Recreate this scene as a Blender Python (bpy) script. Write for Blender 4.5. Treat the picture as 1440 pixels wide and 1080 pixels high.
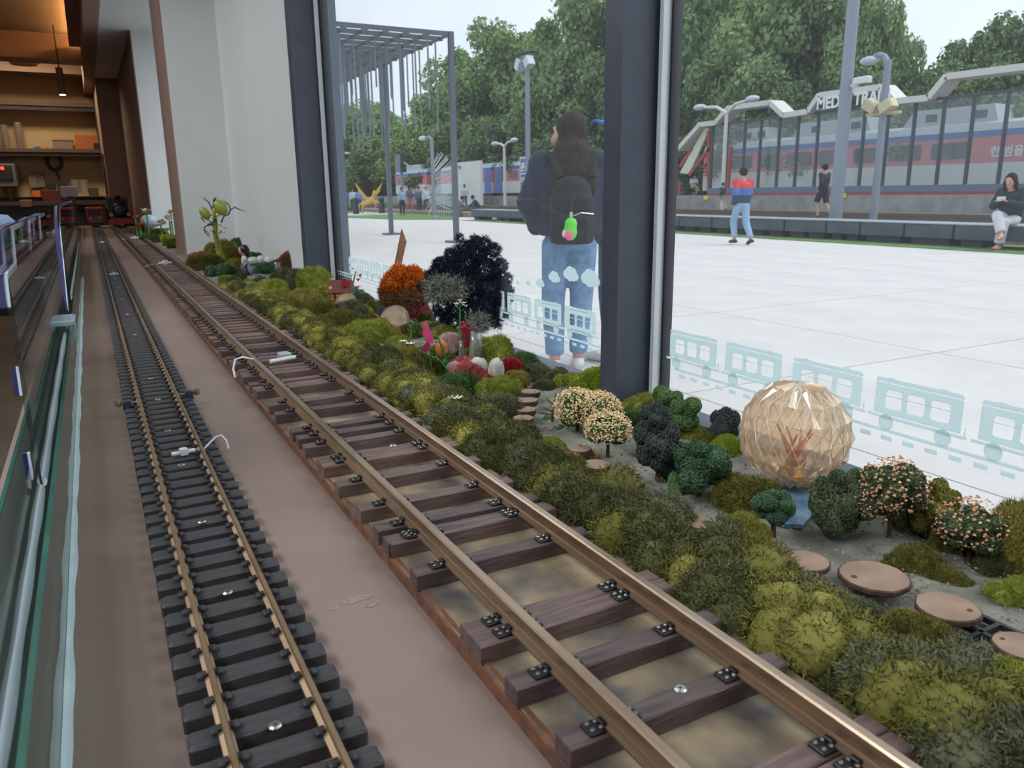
import bpy, bmesh, math, random
import numpy as np
from mathutils import Vector, Matrix, Euler

for o in list(bpy.data.objects):
    bpy.data.objects.remove(o, do_unlink=True)
scene = bpy.context.scene
COL = scene.collection
PI = math.pi
rnd = random.Random(7)

# ------------------------------------------------------------------ camera
# World: X to the window, Y along the model tracks, Z up; z = 0 is the top of the display shelf (metres).
CAM_H = 0.285
FPX = 1100.0
_c = np.array([720.0, 540.0])
def _ray(x, y): return np.array([x - _c[0], y - _c[1], FPX])
_vy = _ray(121, 278); _vy = _vy / np.linalg.norm(_vy)
_vz = -_ray(779, 5060); _vz = _vz - _vy * _vz.dot(_vy); _vz = _vz / np.linalg.norm(_vz)
_vx = np.cross(_vy, _vz)
if _vx[0] < 0: _vx = -_vx
MC = np.stack([_vx, _vy, _vz], 1)          # world -> camera (x right, y down, z forward)
cam_d = bpy.data.cameras.new('camera')
cam = bpy.data.objects.new('camera', cam_d); COL.objects.link(cam)
cam_d.sensor_width = 36.0; cam_d.lens = FPX / 1440 * 36.0
cam_d.clip_start = 0.02; cam_d.clip_end = 600
r_, d_, f_ = MC[0], MC[1], MC[2]
cam.matrix_world = Matrix(((r_[0], -d_[0], -f_[0], 0), (r_[1], -d_[1], -f_[1], 0), (r_[2], -d_[2], -f_[2], CAM_H), (0, 0, 0, 1)))
cam_d.dof.use_dof = True; cam_d.dof.focus_distance = 1.0; cam_d.dof.aperture_fstop = 20.0
scene.camera = cam

# where a sight line of the photograph meets a plane of the place
def P(x, y, z=0.0):
    d = MC.T @ _ray(x, y); t = (z - CAM_H) / d[2]; return Vector((d[0]*t, d[1]*t, z))
def PX(x, y, X):
    d = MC.T @ _ray(x, y); t = X / d[0]; return Vector((X, d[1]*t, CAM_H + d[2]*t))
def PY(x, y, Y):
    d = MC.T @ _ray(x, y); t = Y / d[1]; return Vector((d[0]*t, Y, CAM_H + d[2]*t))
def depth(p):
    return float(MC[2] @ np.array([p[0], p[1], p[2] - CAM_H]))
def mpp(p): return depth(p) / FPX            # metres per photo pixel there
GZ = -0.92                                    # plaza level
def G(x, y): return P(x, y, GZ)
XW = 0.65                                     # plane of the window glass

# ------------------------------------------------------------------ world, light, exposure
world = bpy.data.worlds.new('overcast_sky'); scene.world = world
world.use_nodes = True
wn = world.node_tree; wn.nodes.clear()
wo = wn.nodes.new('ShaderNodeOutputWorld'); wb = wn.nodes.new('ShaderNodeBackground')
tc = wn.nodes.new('ShaderNodeTexCoord'); no = wn.nodes.new('ShaderNodeTexNoise'); ra = wn.nodes.new('ShaderNodeValToRGB')
no.inputs['Scale'].default_value = 2.2; no.inputs['Detail'].default_value = 5
ra.color_ramp.elements[0].position = 0.35; ra.color_ramp.elements[0].color = (0.62, 0.76, 0.90, 1)
ra.color_ramp.elements[1].position = 0.65; ra.color_ramp.elements[1].color = (0.86, 0.90, 0.95, 1)
wn.links.new(tc.outputs['Generated'], no.inputs['Vector']); wn.links.new(no.outputs['Fac'], ra.inputs['Fac'])
wn.links.new(ra.outputs['Color'], wb.inputs['Color']); wb.inputs['Strength'].default_value = 1.0
wn.links.new(wb.outputs['Background'], wo.inputs['Surface'])

def light(name, kind, loc, energy, col=(1, 1, 1), size=1.0, size_y=None, direction=None, angle=None):
    l = bpy.data.lights.new(name, kind); l.energy = energy; l.color = col
    if kind == 'AREA':
        l.size = size
        if size_y: l.shape = 'RECTANGLE'; l.size_y = size_y
    if kind == 'SUN': l.angle = angle
    if kind == 'POINT': l.shadow_soft_size = size
    o = bpy.data.objects.new(name, l); COL.objects.link(o); o.location = loc
    if direction is not None:
        o.rotation_euler = Vector(direction).to_track_quat('-Z', 'Y').to_euler()
    return o
light('overcast_sun', 'SUN', (5, -5, 10), 1.5, (1, 0.98, 0.95), direction=(-0.55, 0.25, -0.8), angle=math.radians(50))
# area lights added at ceiling height to fill the room, without fixtures
for k, (lx, ly, le) in enumerate(((-1.3, -2.2, 30), (-1.3, 0.6, 38), (-0.95, 3.5, 24), (-0.45, 9.35, 16))):
    light('ceiling_fill_light', 'AREA', (lx, ly, 1.715), le*1.12, (0.93, 0.97, 1.0) if k < 3 else (1.0, 0.8, 0.58), 0.7, 1.8 if k < 3 else 0.4, (0, 0, -1))
scene.view_settings.view_transform = 'Standard'
scene.view_settings.look = 'None'
scene.view_settings.gamma = 1.0
scene.view_settings.use_curve_mapping = False
scene.view_settings.exposure = 0.38
scene.cycles.max_bounces = 10
scene.cycles.transparent_max_bounces = 16
scene.cycles.sample_clamp_indirect = 4.0
scene.cycles.caustics_refractive = False
scene.cycles.caustics_reflective = False

# ------------------------------------------------------------------ materials
def s2l(r, g, b):
    f = lambda v: (v/255/12.92) if v/255 <= 0.04045 else ((v/255 + 0.055)/1.055)**2.4
    return (f(r), f(g), f(b))
_mats = {}
def mat(name, c1, rough=0.6, metal=0.0, c2=None, scale=20.0, bump=0.0, bscale=None, stretch=(1, 1, 1), spec=0.5, detail=4.0, lo=0.35, hi=0.65, emit=None, estr=0.0):
    if name in _mats: return _mats[name]
    m = bpy.data.materials.new(name); m.use_nodes = True
    nt = m.node_tree; b = nt.nodes['Principled BSDF']
    b.inputs['Base Color'].default_value = (*c1, 1); b.inputs['Roughness'].default_value = rough
    b.inputs['Metallic'].default_value = metal; b.inputs['Specular IOR Level'].default_value = spec
    if emit:
        b.inputs['Emission Color'].default_value = (*emit, 1); b.inputs['Emission Strength'].default_value = estr
    if c2 or bump:
        t = nt.nodes.new('ShaderNodeTexCoord'); mp = nt.nodes.new('ShaderNodeMapping')
        mp.inputs['Scale'].default_value = stretch
        nt.links.new(t.outputs['Object'], mp.inputs['Vector'])
    if c2:
        n = nt.nodes.new('ShaderNodeTexNoise'); n.inputs['Scale'].default_value = scale; n.inputs['Detail'].default_value = detail
        r = nt.nodes.new('ShaderNodeValToRGB')
        r.color_ramp.elements[0].position = lo; r.color_ramp.elements[0].color = (*c1, 1)
        r.color_ramp.elements[1].position = hi; r.color_ramp.elements[1].color = (*c2, 1)
        nt.links.new(mp.outputs['Vector'], n.inputs['Vector']); nt.links.new(n.outputs['Fac'], r.inputs['Fac'])
        nt.links.new(r.outputs['Color'], b.inputs['Base Color'])
    if bump:
        n2 = nt.nodes.new('ShaderNodeTexNoise'); n2.inputs['Scale'].default_value = bscale or scale*3; n2.inputs['Detail'].default_value = 6
        bp = nt.nodes.new('ShaderNodeBump'); bp.inputs['Strength'].default_value = bump; bp.inputs['Distance'].default_value = 0.002
        nt.links.new(mp.outputs['Vector'], n2.inputs['Vector']); nt.links.new(n2.outputs['Fac'], bp.inputs['Height'])
        nt.links.new(bp.outputs['Normal'], b.inputs['Normal'])
    _mats[name] = m
    return m
def fleck(name, cols, rough=0.85, transl=0.0):
    """plant stuff: every frond or flake takes one of several tints"""
    if name in _mats: return _mats[name]
    m = bpy.data.materials.new(name); m.use_nodes = True
    nt = m.node_tree; b = nt.nodes['Principled BSDF']; b.inputs['Roughness'].default_value = rough
    b.inputs['Specular IOR Level'].default_value = 0.2
    g = nt.nodes.new('ShaderNodeNewGeometry'); r = nt.nodes.new('ShaderNodeValToRGB')
    r.color_ramp.interpolation = 'LINEAR'
    e = r.color_ramp.elements
    for k, c in enumerate(cols):
        pos = k/max(1, len(cols)-1)
        if k == 0: e[0].position = 0; e[0].color = (*c, 1)
        elif k == len(cols)-1: e[-1].position = 1; e[-1].color = (*c, 1)
        else:
            q = e.new(pos); q.color = (*c, 1)
    t = nt.nodes.new('ShaderNodeTexCoord'); n = nt.nodes.new('ShaderNodeTexNoise'); n.inputs['Scale'].default_value = 2.5
    mx = nt.nodes.new('ShaderNodeMath'); mx.operation = 'MULTIPLY_ADD'
    nt.links.new(t.outputs['Object'], n.inputs['Vector'])
    m2 = nt.nodes.new('ShaderNodeMath'); m2.operation = 'MULTIPLY'; m2.inputs[1].default_value = 0.45
    nt.links.new(g.outputs['Random Per Island'], m2.inputs[0])
    nt.links.new(n.outputs['Fac'], mx.inputs[0]); mx.inputs[1].default_value = 1.3
    m3 = nt.nodes.new('ShaderNodeMath'); m3.operation = 'ADD'
    mx.inputs[2].default_value = -0.4
    nt.links.new(mx.outputs[0], m3.inputs[0]); nt.links.new(m2.outputs[0], m3.inputs[1])
    nt.links.new(m3.outputs[0], r.inputs['Fac']); nt.links.new(r.outputs['Color'], b.inputs['Base Color'])
    if transl:
        o = nt.nodes['Material Output']; tr = nt.nodes.new('ShaderNodeBsdfTranslucent'); ms = nt.nodes.new('ShaderNodeMixShader')
        ms.inputs[0].default_value = transl
        nt.links.new(r.outputs['Color'], tr.inputs['Color']); nt.links.new(b.outputs[0], ms.inputs[1]); nt.links.new(tr.outputs[0], ms.inputs[2])
        nt.links.new(ms.outputs[0], o.inputs['Surface'])
    _mats[name] = m
    return m
def pane_mat(name, tint=(0.97, 0.99, 0.985), ior=1.5, haze=0.0, hazecol=(0.8, 0.85, 0.9), gain=1.0):
    """thin clear sheet: mirror by Fresnel, the rest straight through, a little haze mixed in as colour"""
    if name in _mats: return _mats[name]
    m = bpy.data.materials.new(name); m.use_nodes = True
    nt = m.node_tree; nt.nodes.clear()
    o = nt.nodes.new('ShaderNodeOutputMaterial'); tr = nt.nodes.new('ShaderNodeBsdfTransparent'); gl = nt.nodes.new('ShaderNodeBsdfGlossy')
    gl.inputs['Roughness'].default_value = 0.0
    tr.inputs['Color'].default_value = (*tint, 1); fr = nt.nodes.new('ShaderNodeFresnel'); fr.inputs['IOR'].default_value = ior
    ge = nt.nodes.new('ShaderNodeNewGeometry'); mr = nt.nodes.new('ShaderNodeMapRange')   # same mirror strength on both faces of the sheet
    mr.inputs['To Min'].default_value = ior; mr.inputs['To Max'].default_value = 1.0/ior
    nt.links.new(ge.outputs['Backfacing'], mr.inputs['Value']); nt.links.new(mr.outputs['Result'], fr.inputs['IOR'])
    ms = nt.nodes.new('ShaderNodeMixShader')
    fac = fr.outputs[0]
    if gain != 1.0:
        mu = nt.nodes.new('ShaderNodeMath'); mu.operation = 'MULTIPLY'; mu.inputs[1].default_value = gain; mu.use_clamp = True
        nt.links.new(fac, mu.inputs[0]); fac = mu.outputs[0]
    nt.links.new(fac, ms.inputs[0]); nt.links.new(tr.outputs[0], ms.inputs[1]); nt.links.new(gl.outputs[0], ms.inputs[2])
    out = ms.outputs[0]
    if haze:
        df = nt.nodes.new('ShaderNodeBsdfDiffuse'); df.inputs['Color'].default_value = (*hazecol, 1)
        m2 = nt.nodes.new('ShaderNodeMixShader'); m2.inputs[0].default_value = haze
        nt.links.new(out, m2.inputs[1]); nt.links.new(df.outputs[0], m2.inputs[2]); out = m2.outputs[0]
    nt.links.new(out, o.inputs['Surface'])
    _mats[name] = m
    return m
def glass_mat(name, col, rough=0.0, ior=1.45):
    if name in _mats: return _mats[name]
    m = mat(name, col, rough); b = m.node_tree.nodes['Principled BSDF']
    b.inputs['Transmission Weight'].default_value = 1.0; b.inputs['IOR'].default_value = ior
    return m

# ------------------------------------------------------------------ mesh helpers
class MB:
    def __init__(self): self.v = []; self.f = []; self.mi = []; self.cur = 0; self.sm = []; self.smooth = False
    def add(self, vs, fs):
        n = len(self.v); self.v += [tuple(p) for p in vs]
        for f in fs:
            self.f.append([i + n for i in f]); self.mi.append(self.cur); self.sm.append(self.smooth)
        return self
    def box(self, x0, x1, y0, y1, z0, z1):
        vs = [(x0,y0,z0),(x1,y0,z0),(x1,y1,z0),(x0,y1,z0),(x0,y0,z1),(x1,y0,z1),(x1,y1,z1),(x0,y1,z1)]
        return self.add(vs, [(0,3,2,1),(4,5,6,7),(0,1,5,4),(1,2,6,5),(2,3,7,6),(3,0,4,7)])
    def cbox(self, x0, x1, y0, y1, z0, z1, c):
        """box with chamfered top and vertical edges"""
        a = [(x0,y0),(x1,y0),(x1,y1),(x0,y1)]
        def ring(i, z): return [(x0+i,y0+i*0,z),(x1-i,y0,z),(x1,y0+i,z),(x1,y1-i,z),(x1-i,y1,z),(x0+i,y1,z),(x0,y1-i,z),(x0,y0+i,z)]
        r0 = ring(c, z0); r1 = ring(c, z1-c)
        r2 = [(x0+2*c,y0+c,z1),(x1-2*c,y0+c,z1),(x1-c,y0+2*c,z1),(x1-c,y1-2*c,z1),(x1-2*c,y1-c,z1),(x0+2*c,y1-c,z1),(x0+c,y1-2*c,z1),(x0+c,y0+2*c,z1)]
        vs = r0 + r1 + r2; fs = [tuple(reversed(range(8)))]
        for k in range(2):
            for i in range(8):
                j = (i+1) % 8; fs.append((k*8+i, k*8+j, k*8+8+j, k*8+8+i))
        fs.append(tuple(range(16, 24)))
        return self.add(vs, fs)
    def obox(self, c, ax, ay, az):
        """oriented box: centre and three half-axis vectors"""
        c = Vector(c); ax = Vector(ax); ay = Vector(ay); az = Vector(az)
        vs = [c + sx*ax + sy*ay + sz*az for sz in (-1,1) for sx, sy in ((-1,-1),(1,-1),(1,1),(-1,1))]
        return self.add(vs, [(0,3,2,1),(4,5,6,7),(0,1,5,4),(1,2,6,5),(2,3,7,6),(3,0,4,7)])
    def bar(self, a, b, w, h=None, up=(0, 0, 1)):
        a = Vector(a); b = Vector(b); d = (b-a); L = d.length
        if L < 1e-9: return self
        d /= L; u = Vector(up)
        s = d.cross(u)
        if s.length < 1e-4: s = d.cross(Vector((1, 0, 0)))
        s.normalize(); u = s.cross(d).normalized(); h = h or w
        return self.obox((a+b)/2, d*L/2, s*w/2, u*h/2)
    def tube(self, pts, rad, n=8, caps=True):
        pts = [Vector(p) for p in pts]
        if not isinstance(rad, (list, tuple)): rad = [rad]*len(pts)
        vs = []; prev = None
        for i, p in enumerate(pts):
            d = (pts[min(i+1, len(pts)-1)] - pts[max(i-1, 0)])
            if d.length < 1e-9: d = Vector((0, 0, 1))
            d.normalize()
            if prev is None:
                a = Vector((0, 0, 1)) if abs(d.z) < 0.75 else Vector((0, 1, 0))
                s = d.cross(a).normalized()
            else:
                s = (prev - d*prev.dot(d))
                s = s.normalized() if s.length > 1e-6 else d.cross(Vector((1, 0, 0))).normalized()
            prev = s; t = d.cross(s); r = rad[i]
            rx, ry = (r if isinstance(r, (list, tuple)) else (r, r))
            for k in range(n):
                an = 2*PI*k/n; vs.append(p + s*math.cos(an)*rx + t*math.sin(an)*ry)
        fs = []
        for i in range(len(pts)-1):
            for k in range(n):
                j = (k+1) % n; fs.append((i*n+k, i*n+j, (i+1)*n+j, (i+1)*n+k))
        if caps:
            fs.append(tuple(reversed(range(n)))); m = (len(pts)-1)*n; fs.append(tuple(range(m, m+n)))
        return self.add(vs, fs)
    def lathe(self, prof, c=(0, 0, 0), n=16, ex=1.0, ey=1.0, wob=None):
        cx, cy, cz = c; vs = []
        for (r, z) in prof:
            for k in range(n):
                an = 2*PI*k/n; w = wob[k] if wob else 1.0
                vs.append((cx + r*ex*w*math.cos(an), cy + r*ey*w*math.sin(an), cz + z))
        fs = []
        for i in range(len(prof)-1):
            for k in range(n):
                j = (k+1) % n; fs.append((i*n+k, i*n+j, (i+1)*n+j, (i+1)*n+k))
        fs.append(tuple(reversed(range(n)))); m = (len(prof)-1)*n; fs.append(tuple(range(m, m+n)))
        return self.add(vs, fs)
    def ball(self, c, r, n=12, m=8, sc=(1, 1, 1), rot=None, jit=0.0, seed=0):
        q = random.Random(seed); c = Vector(c); vs = []; fs = []
        R = rot.to_matrix() if rot else None
        for i in range(m+1):
            th = PI*i/m
            for k in range(n):
                an = 2*PI*k/n; j = 1 + (q.uniform(-jit, jit) if jit and 0 < i < m else 0)
                p = Vector((math.sin(th)*math.cos(an)*sc[0], math.sin(th)*math.sin(an)*sc[1], math.cos(th)*sc[2]))*r*j
                vs.append(c + (R @ p if R else p))
        for i in range(m):
            for k in range(n):
                j = (k+1) % n; fs.append((i*n+k, (i+1)*n+k, (i+1)*n+j, i*n+j))
        return self.add(vs, fs)
    def prism(self, poly, axis, a, b):
        """2-D polygon (u, v) swept along an axis from a to b; axis 'x': (y,z), 'y': (x,z), 'z': (x,y)"""
        def w(u, v, t): return {'x': (t, u, v), 'y': (u, t, v), 'z': (u, v, t)}[axis]
        n = len(poly); vs = [w(u, v, a) for u, v in poly] + [w(u, v, b) for u, v in poly]
        fs = [tuple(range(n)), tuple(reversed(range(n, 2*n)))] + [(i, n+i, n+(i+1) % n, (i+1) % n) for i in range(n)]
        return self.add(vs, fs)
    def mesh(self, name):
        me = bpy.data.meshes.new(name); me.from_pydata(self.v, [], self.f)
        if any(self.mi): me.polygons.foreach_set('material_index', self.mi)
        if any(self.sm): me.polygons.foreach_set('use_smooth', self.sm)
        me.update(); return me
    def build(self, name, m, parent=None, recalc=False):
        me = self.mesh(name)
        if recalc:
            bm = bmesh.new(); bm.from_mesh(me); bmesh.ops.recalc_face_normals(bm, faces=bm.faces); bm.to_mesh(me); bm.free()
        return obj(name, me, m, parent)
def obj(name, me, m=None, parent=None):
    o = bpy.data.objects.new(name, me); COL.objects.link(o)
    if m is not None:
        ms = m if isinstance(m, (list, tuple)) else [m]
        if len(me.materials) == 0:
            for q in ms: me.materials.append(q)
    if parent is not None: o.parent = parent
    return o
def inst(name, me, m, parent=None, loc=(0, 0, 0), rot=(0, 0, 0), sc=(1, 1, 1)):
    """object sharing mesh data, with its own material on the object"""
    o = bpy.data.objects.new(name, me); COL.objects.link(o)
    if m is not None:
        if len(me.materials) == 0: me.materials.append(None)
        o.material_slots[0].link = 'OBJECT'; o.material_slots[0].material = m
    o.location = loc; o.rotation_euler = rot; o.scale = sc
    if parent is not None: o.parent = parent
    return o
def empty(name, loc=(0, 0, 0), rz=0.0):
    o = bpy.data.objects.new(name, None); COL.objects.link(o); o.location = loc; o.rotation_euler = (0, 0, rz)
    o.empty_display_size = 0.05
    return o
def tag(o, label=None, cat=None, group=None, kind=None):
    if label: o['label'] = label
    if cat: o['category'] = cat
    if group: o['group'] = group
    if kind: o['kind'] = kind
    return o
def struct(name, mb, m, parent=None):
    o = mb.build(name, m, parent)
    if parent is None: o['kind'] = 'structure'
    return o
def dup(o, loc=None, rz=None, parent=None):
    c = o.copy(); COL.objects.link(c); c.parent = parent
    if loc is not None: c.location = loc
    if rz is not None: c.rotation_euler = (0, 0, rz)
    for ch in list(o.children): dup(ch, parent=c)
    return c
def fluid(o, voxel, smooth=3):
    """one continuous skin over overlapping volumes"""
    r = o.modifiers.new('skin', 'REMESH'); r.mode = 'VOXEL'; r.voxel_size = voxel; r.use_smooth_shade = True
    if smooth:
        s = o.modifiers.new('soft', 'SMOOTH'); s.iterations = smooth; s.factor = 0.6
    return o
# ------------------------------------------------------------------ the room
m_plaster = mat('pale_plaster', s2l(220, 224, 225), 0.85, c2=s2l(226, 228, 227), scale=3, bump=0.1, bscale=60)
m_tan = mat('tan_paint_and_shade', s2l(158, 132, 118), 0.7, c2=s2l(150, 125, 112), scale=4)
m_ceil = mat('ceiling_paint', s2l(150, 140, 132), 0.85, c2=s2l(160, 150, 140), scale=1.5)
m_cove = mat('cove_paint', s2l(170, 130, 95), 0.8)
m_floor = mat('cafe_floor', s2l(95, 85, 78), 0.45, c2=s2l(110, 98, 90), scale=2)
m_kwall = mat('kitchen_wall', s2l(128, 104, 84), 0.8)
m_frame = mat('window_frame_paint', s2l(66, 72, 86), 0.45, c2=s2l(72, 78, 92), scale=40)
m_gasket = mat('bright_gasket', s2l(214, 220, 226), 0.3, metal=0.2)
m_seal = mat('rubber_seal', s2l(24, 27, 34), 0.5)
m_glass = pane_mat('window_glass', (0.965, 0.985, 0.99), 1.45, haze=0.038, hazecol=(0.85, 0.91, 0.97), gain=0.45)  # milky veil over the outside view is put into the glass colour
struct('floor', MB().box(-7, 0.66, -5, 10.6, -1.0, GZ), m_floor)
struct('ceiling', MB().box(-7, 0.12, -5, 10.6, 1.72, 1.8), m_ceil)
struct('wall_back', MB().box(-7, 1.2, 10.6, 10.75, GZ, 1.8), m_kwall)
struct('wall_left', MB().box(-7.15, -7, -5, 10.6, GZ, 1.8), m_kwall)
struct('wall_rear', MB().box(-7, 0.8, -5.15, -5, GZ, 1.8), m_kwall)
struct('wall_right', MB().box(0.662, 0.69, -5, 2.42, GZ, -0.005), m_plaster)
struct('wall_return', MB().box(0.653, 0.675, 2.43, 4.25, GZ, 1.8), m_plaster)
def pier(name, y0, y1):
    e = empty(name, (0, 0, 0)); e['kind'] = 'structure'
    MB().box(0.412, 0.85, y0, y1, GZ, 1.8).build('plaster_face', m_plaster, e)
    MB().box(0.405, 0.4125, y0 + 0.002, y1, GZ, 1.8).build('painted_shade_side', m_tan, e)  # tan skin puts the shade of the interior-facing side into colour
    return e
pier('wall_pier', 4.25, 4.70)
pier('wall_pier_far', 6.40, 9.9)
struct('trim_1', MB().box(0.21, 0.86, -5, 10.6, 1.41, 1.8), m_plaster)                 # dropped ceiling along the windows
struct('trim_2', MB().box(0.12, 0.212, -5, 10.6, 1.40, 1.8), m_tan)
struct('trim_3', MB().box(-7, 0.12, 8.6, 8.9, 1.50, 1.72), m_tan)
struct('trim_4', MB().box(-7, 0.21, 9.9, 10.3, 1.55, 1.72), m_kwall)
struct('trim_5', MB().box(0.21, 0.42, 9.0, 10.6, GZ, 1.41), m_tan)
m_strip = mat('warm_strip_glow', (1, 0.6, 0.25), 0.5, emit=(1.0, 0.50, 0.16), estr=28.0)
cl = empty('cove_light', (0.08, 5.5, 1.66)); tag(cl, 'warm orange strip light hidden in the ceiling recess', 'light')
MB().box(0.03, 0.045, -2.4, 3.05, -0.02, 0.0).build('strip', m_strip, cl)
MB().box(-0.05, 0.04, -2.4, 3.05, -0.05, -0.035).build('lip', m_tan, cl)

# windows: three glazed bays with posts
def window(name, y0, y1, posts, z1=1.41):
    e = empty(name, (XW, y0, 0)); e['kind'] = 'structure'
    MB().box(-0.003, 0.003, 0, y1 - y0, 0, z1).build('pane', m_glass, e)
    MB().box(-0.02, 0.02, 0, y1 - y0, -0.012, 0.006).build('sill_rail', m_frame, e)
    for (ya, yb, xa) in posts:
        MB().box(xa - XW, -0.004, ya - y0, yb - y0, 0, z1).build('post', m_frame, e)
        MB().box(-0.012, 0.008, ya - 0.005 - y0, ya - y0, 0, z1).build('seal', m_seal, e)
        MB().box(-0.018, 0.008, ya - 0.012 - y0, ya - 0.005 - y0, 0, z1).build('gasket', m_gasket, e)
        MB().box(-0.006, 0.008, ya - 0.016 - y0, ya - 0.012 - y0, 0, z1).build('seal', m_seal, e)
        MB().box(-0.012, 0.010, yb - y0, yb + 0.012 - y0, 0, z1).build('seal', m_seal, e)
    return e
w_right = window('window_1', -1.6, 0.80, [(-1.6, -1.56, 0.582)])
w_left = window('window_2', 0.80, 2.42, [(0.815, 0.851, 0.582), (2.385, 2.43, 0.563)])
MB().box(0.008, 0.03, 2.325 - 0.80, 2.384 - 0.80, 0, 1.41).build('outer_frame', mat('outer_frame_paint', s2l(96, 106, 122), .5), w_left)
w_far = window('window_3', 4.70, 6.40, [])
window('window_4', -4.95, -1.64, [(-3.3, -3.26, 0.582)])

# ------------------------------------------------------------------ the display shelf
m_shelf = mat('brown_shelf_paint', s2l(132, 113, 105), 0.42, c2=s2l(123, 104, 97), scale=6, bump=0.12, bscale=220)
sh = empty('display_shelf', (0, 0, 0)); tag(sh, 'long brown painted display shelf carrying the model tracks', 'shelf')
MB().box(-0.115, XW + 0.012, -0.6, 9.4, -0.035, 0).build('top', m_shelf, sh)
MB().box(-0.10, 0.60, -0.5, 9.3, GZ, -0.035).build('base', m_kwall, sh)
m_scuff = mat('scuffed_paint', s2l(112, 94, 88), 0.7, c2=s2l(150, 130, 122), scale=300)
for k, (x, y, w) in enumerate(((500, 843, 26), (470, 856, 12), (520, 852, 14), (355, 545, 9), (380, 548, 8), (395, 722, 8))):
    p = P(x, y); s = mpp(p); q = random.Random(k)
    pts = [(p.x + math.cos(a)*w*s*q.uniform(.5, 1), p.y + math.sin(a)*w*s*q.uniform(.2, .5)) for a in [2*PI*i/9 for i in range(9)]]
    MB().prism(pts, 'z', -0.0004, 0.0003).build('scuff', m_scuff, sh)

# ------------------------------------------------------------------ narrow track
m_blackp = mat('black_plastic_sleeper', s2l(44, 43, 46), 0.55, c2=s2l(58, 57, 60), scale=60, stretch=(1, 9, 1), bump=0.5, bscale=120)
m_brass = mat('brass_rail', s2l(166, 140, 112), 0.4, metal=0.7, c2=s2l(146, 120, 94), scale=30)
m_railbase = mat('tan_backing_board', s2l(140, 112, 84), 0.8, c2=s2l(110, 90, 72), scale=60)
m_steel = mat('bright_screw', s2l(190, 190, 188), 0.3, metal=0.9)
XL0, XL1 = 0.0304, 0.078
tn = empty('narrow_track', ((XL0+XL1)/2, 0, 0)); tag(tn, 'narrow model track with black plastic sleepers and thin brass rails', 'track')
cx = (XL0+XL1)/2
def rail_profile(w_foot, w_web, w_head, h, foot_t, head_t):
    a, b, c = w_foot/2, w_web/2, w_head/2
    return [(-a, 0), (a, 0), (a, foot_t*.6), (b, foot_t*1.3), (b, h-head_t*1.25), (c, h-head_t), (c, h-head_t*.25), (c*.7, h), (-c*.7, h), (-c, h-head_t*.25), (-c, h-head_t), (-b, h-head_t*1.25), (-b, foot_t*1.3), (-a, foot_t*.6)]
MB().box(-0.041, 0.041, 0.1, 9.2, 0.0004, 0.003).build('backing_board', m_railbase, tn)
rp = rail_profile(0.0072, 0.0018, 0.0034, 0.0082, 0.0015, 0.0028)
for X in (XL0, XL1):
    MB().prism([(u + X - cx, v + 0.0128) for u, v in rp], 'y', 0.1, 9.2).build('rail', m_brass, tn)
sl = MB().cbox(-0.0428, 0.0428, -0.0078, 0.0078, 0.0028, 0.0126, 0.0016)
for X in (XL0-cx, XL1-cx):
    for s in (-1, 1):
        sl.cbox(X + s*0.0052 - 0.0022, X + s*0.0052 + 0.0022, -0.003, 0.003, 0.012, 0.0158, 0.0007)
        sl.box(X + s*0.0030 - 0.0012, X + s*0.0030 + 0.0012, -0.0022, 0.0022, 0.0130, 0.0160)
sl_me = sl.mesh('sleeper'); sl_me.materials.append(m_blackp)
y = 0.115; n = 0; far = MB()
while y < 9.18:
    if n < 300:
        o = obj('sleeper', sl_me, None, tn); o.location = (rnd.uniform(-.0004, .0004), y, 0); o.rotation_euler = (0, 0, rnd.uniform(-.006, .006))
    else: far.box(-0.0428, 0.0428, y-.0075, y+.0075, .0028, .0126)
    n += 1; y += 0.0271
far.build('far_sleepers', m_blackp, tn)['kind'] = 'stuff'
scr = MB().lathe([(0.0001, 0), (0.0036, 0), (0.0036, 0.0006), (0.0026, 0.0013), (0.0001, 0.0013)], n=12)
scr_me = scr.mesh('screw'); scr_me.materials.append(m_steel)
m_slot = mat('screw_slot', s2l(40, 40, 42), 0.6)
slot_me = MB().box(-.0016, .0016, -.0003, .0003, .0012, .0015).box(-.0003, .0003, -.0016, .0016, .0012, .0015).mesh('slot'); slot_me.materials.append(m_slot)
def screw(x, y, z, parent, rx=0.0):
    o = obj('screw', scr_me, None, parent); o.location = (x, y, z)
    t = obj('slot', slot_me, None, o); t.rotation_euler = (0, 0, rnd.uniform(0, 3))
for (x, y) in ((387, 1019), (320, 832), (284, 733), (255, 653), (236, 605), (222, 561), (212, 532)):
    p = P(x, y, 0.0135); screw(p.x - cx, p.y, 0.0126, tn)
for k in range(10):
    screw(0, 1.75 + k*0.32, 0.0126, tn)
# sensors and feeder clamps
m_white = mat('white_plastic', s2l(205, 208, 208), 0.4)
m_wire = mat('white_wire', s2l(215, 218, 220), 0.45)
def sensor(loc, L, label, wire=None, rz=0.15):
    e = empty('track_sensor', loc, rz); tag(e, label, 'sensor', 'white track sensors')
    MB().tube([(-L*.5, 0, 0), (L*.5, 0, 0)], L*.10, 10).build('reed_tube', m_white, e)
    MB().cbox(-L*.16, L*.18, -L*.17, L*.17, -L*.1, L*.19, L*.03).build('clip', m_white, e)
    if wire:
        MB().tube(wire, 0.0011, 6).build('wire', m_wire, e)
p = P(258, 636, 0.017)
sensor(p, 0.024, 'white sensor tube lying between the narrow rails beside a looped wire', [(0.013, 0, 0), (0.022, 0.004, -.002), (0.036, 0.006, 0.008), (0.042, .004, 0.010), (0.046, 0, 0.004), (0.047, -.002, -.005)])
p = P(402, 504, 0.028)
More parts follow.
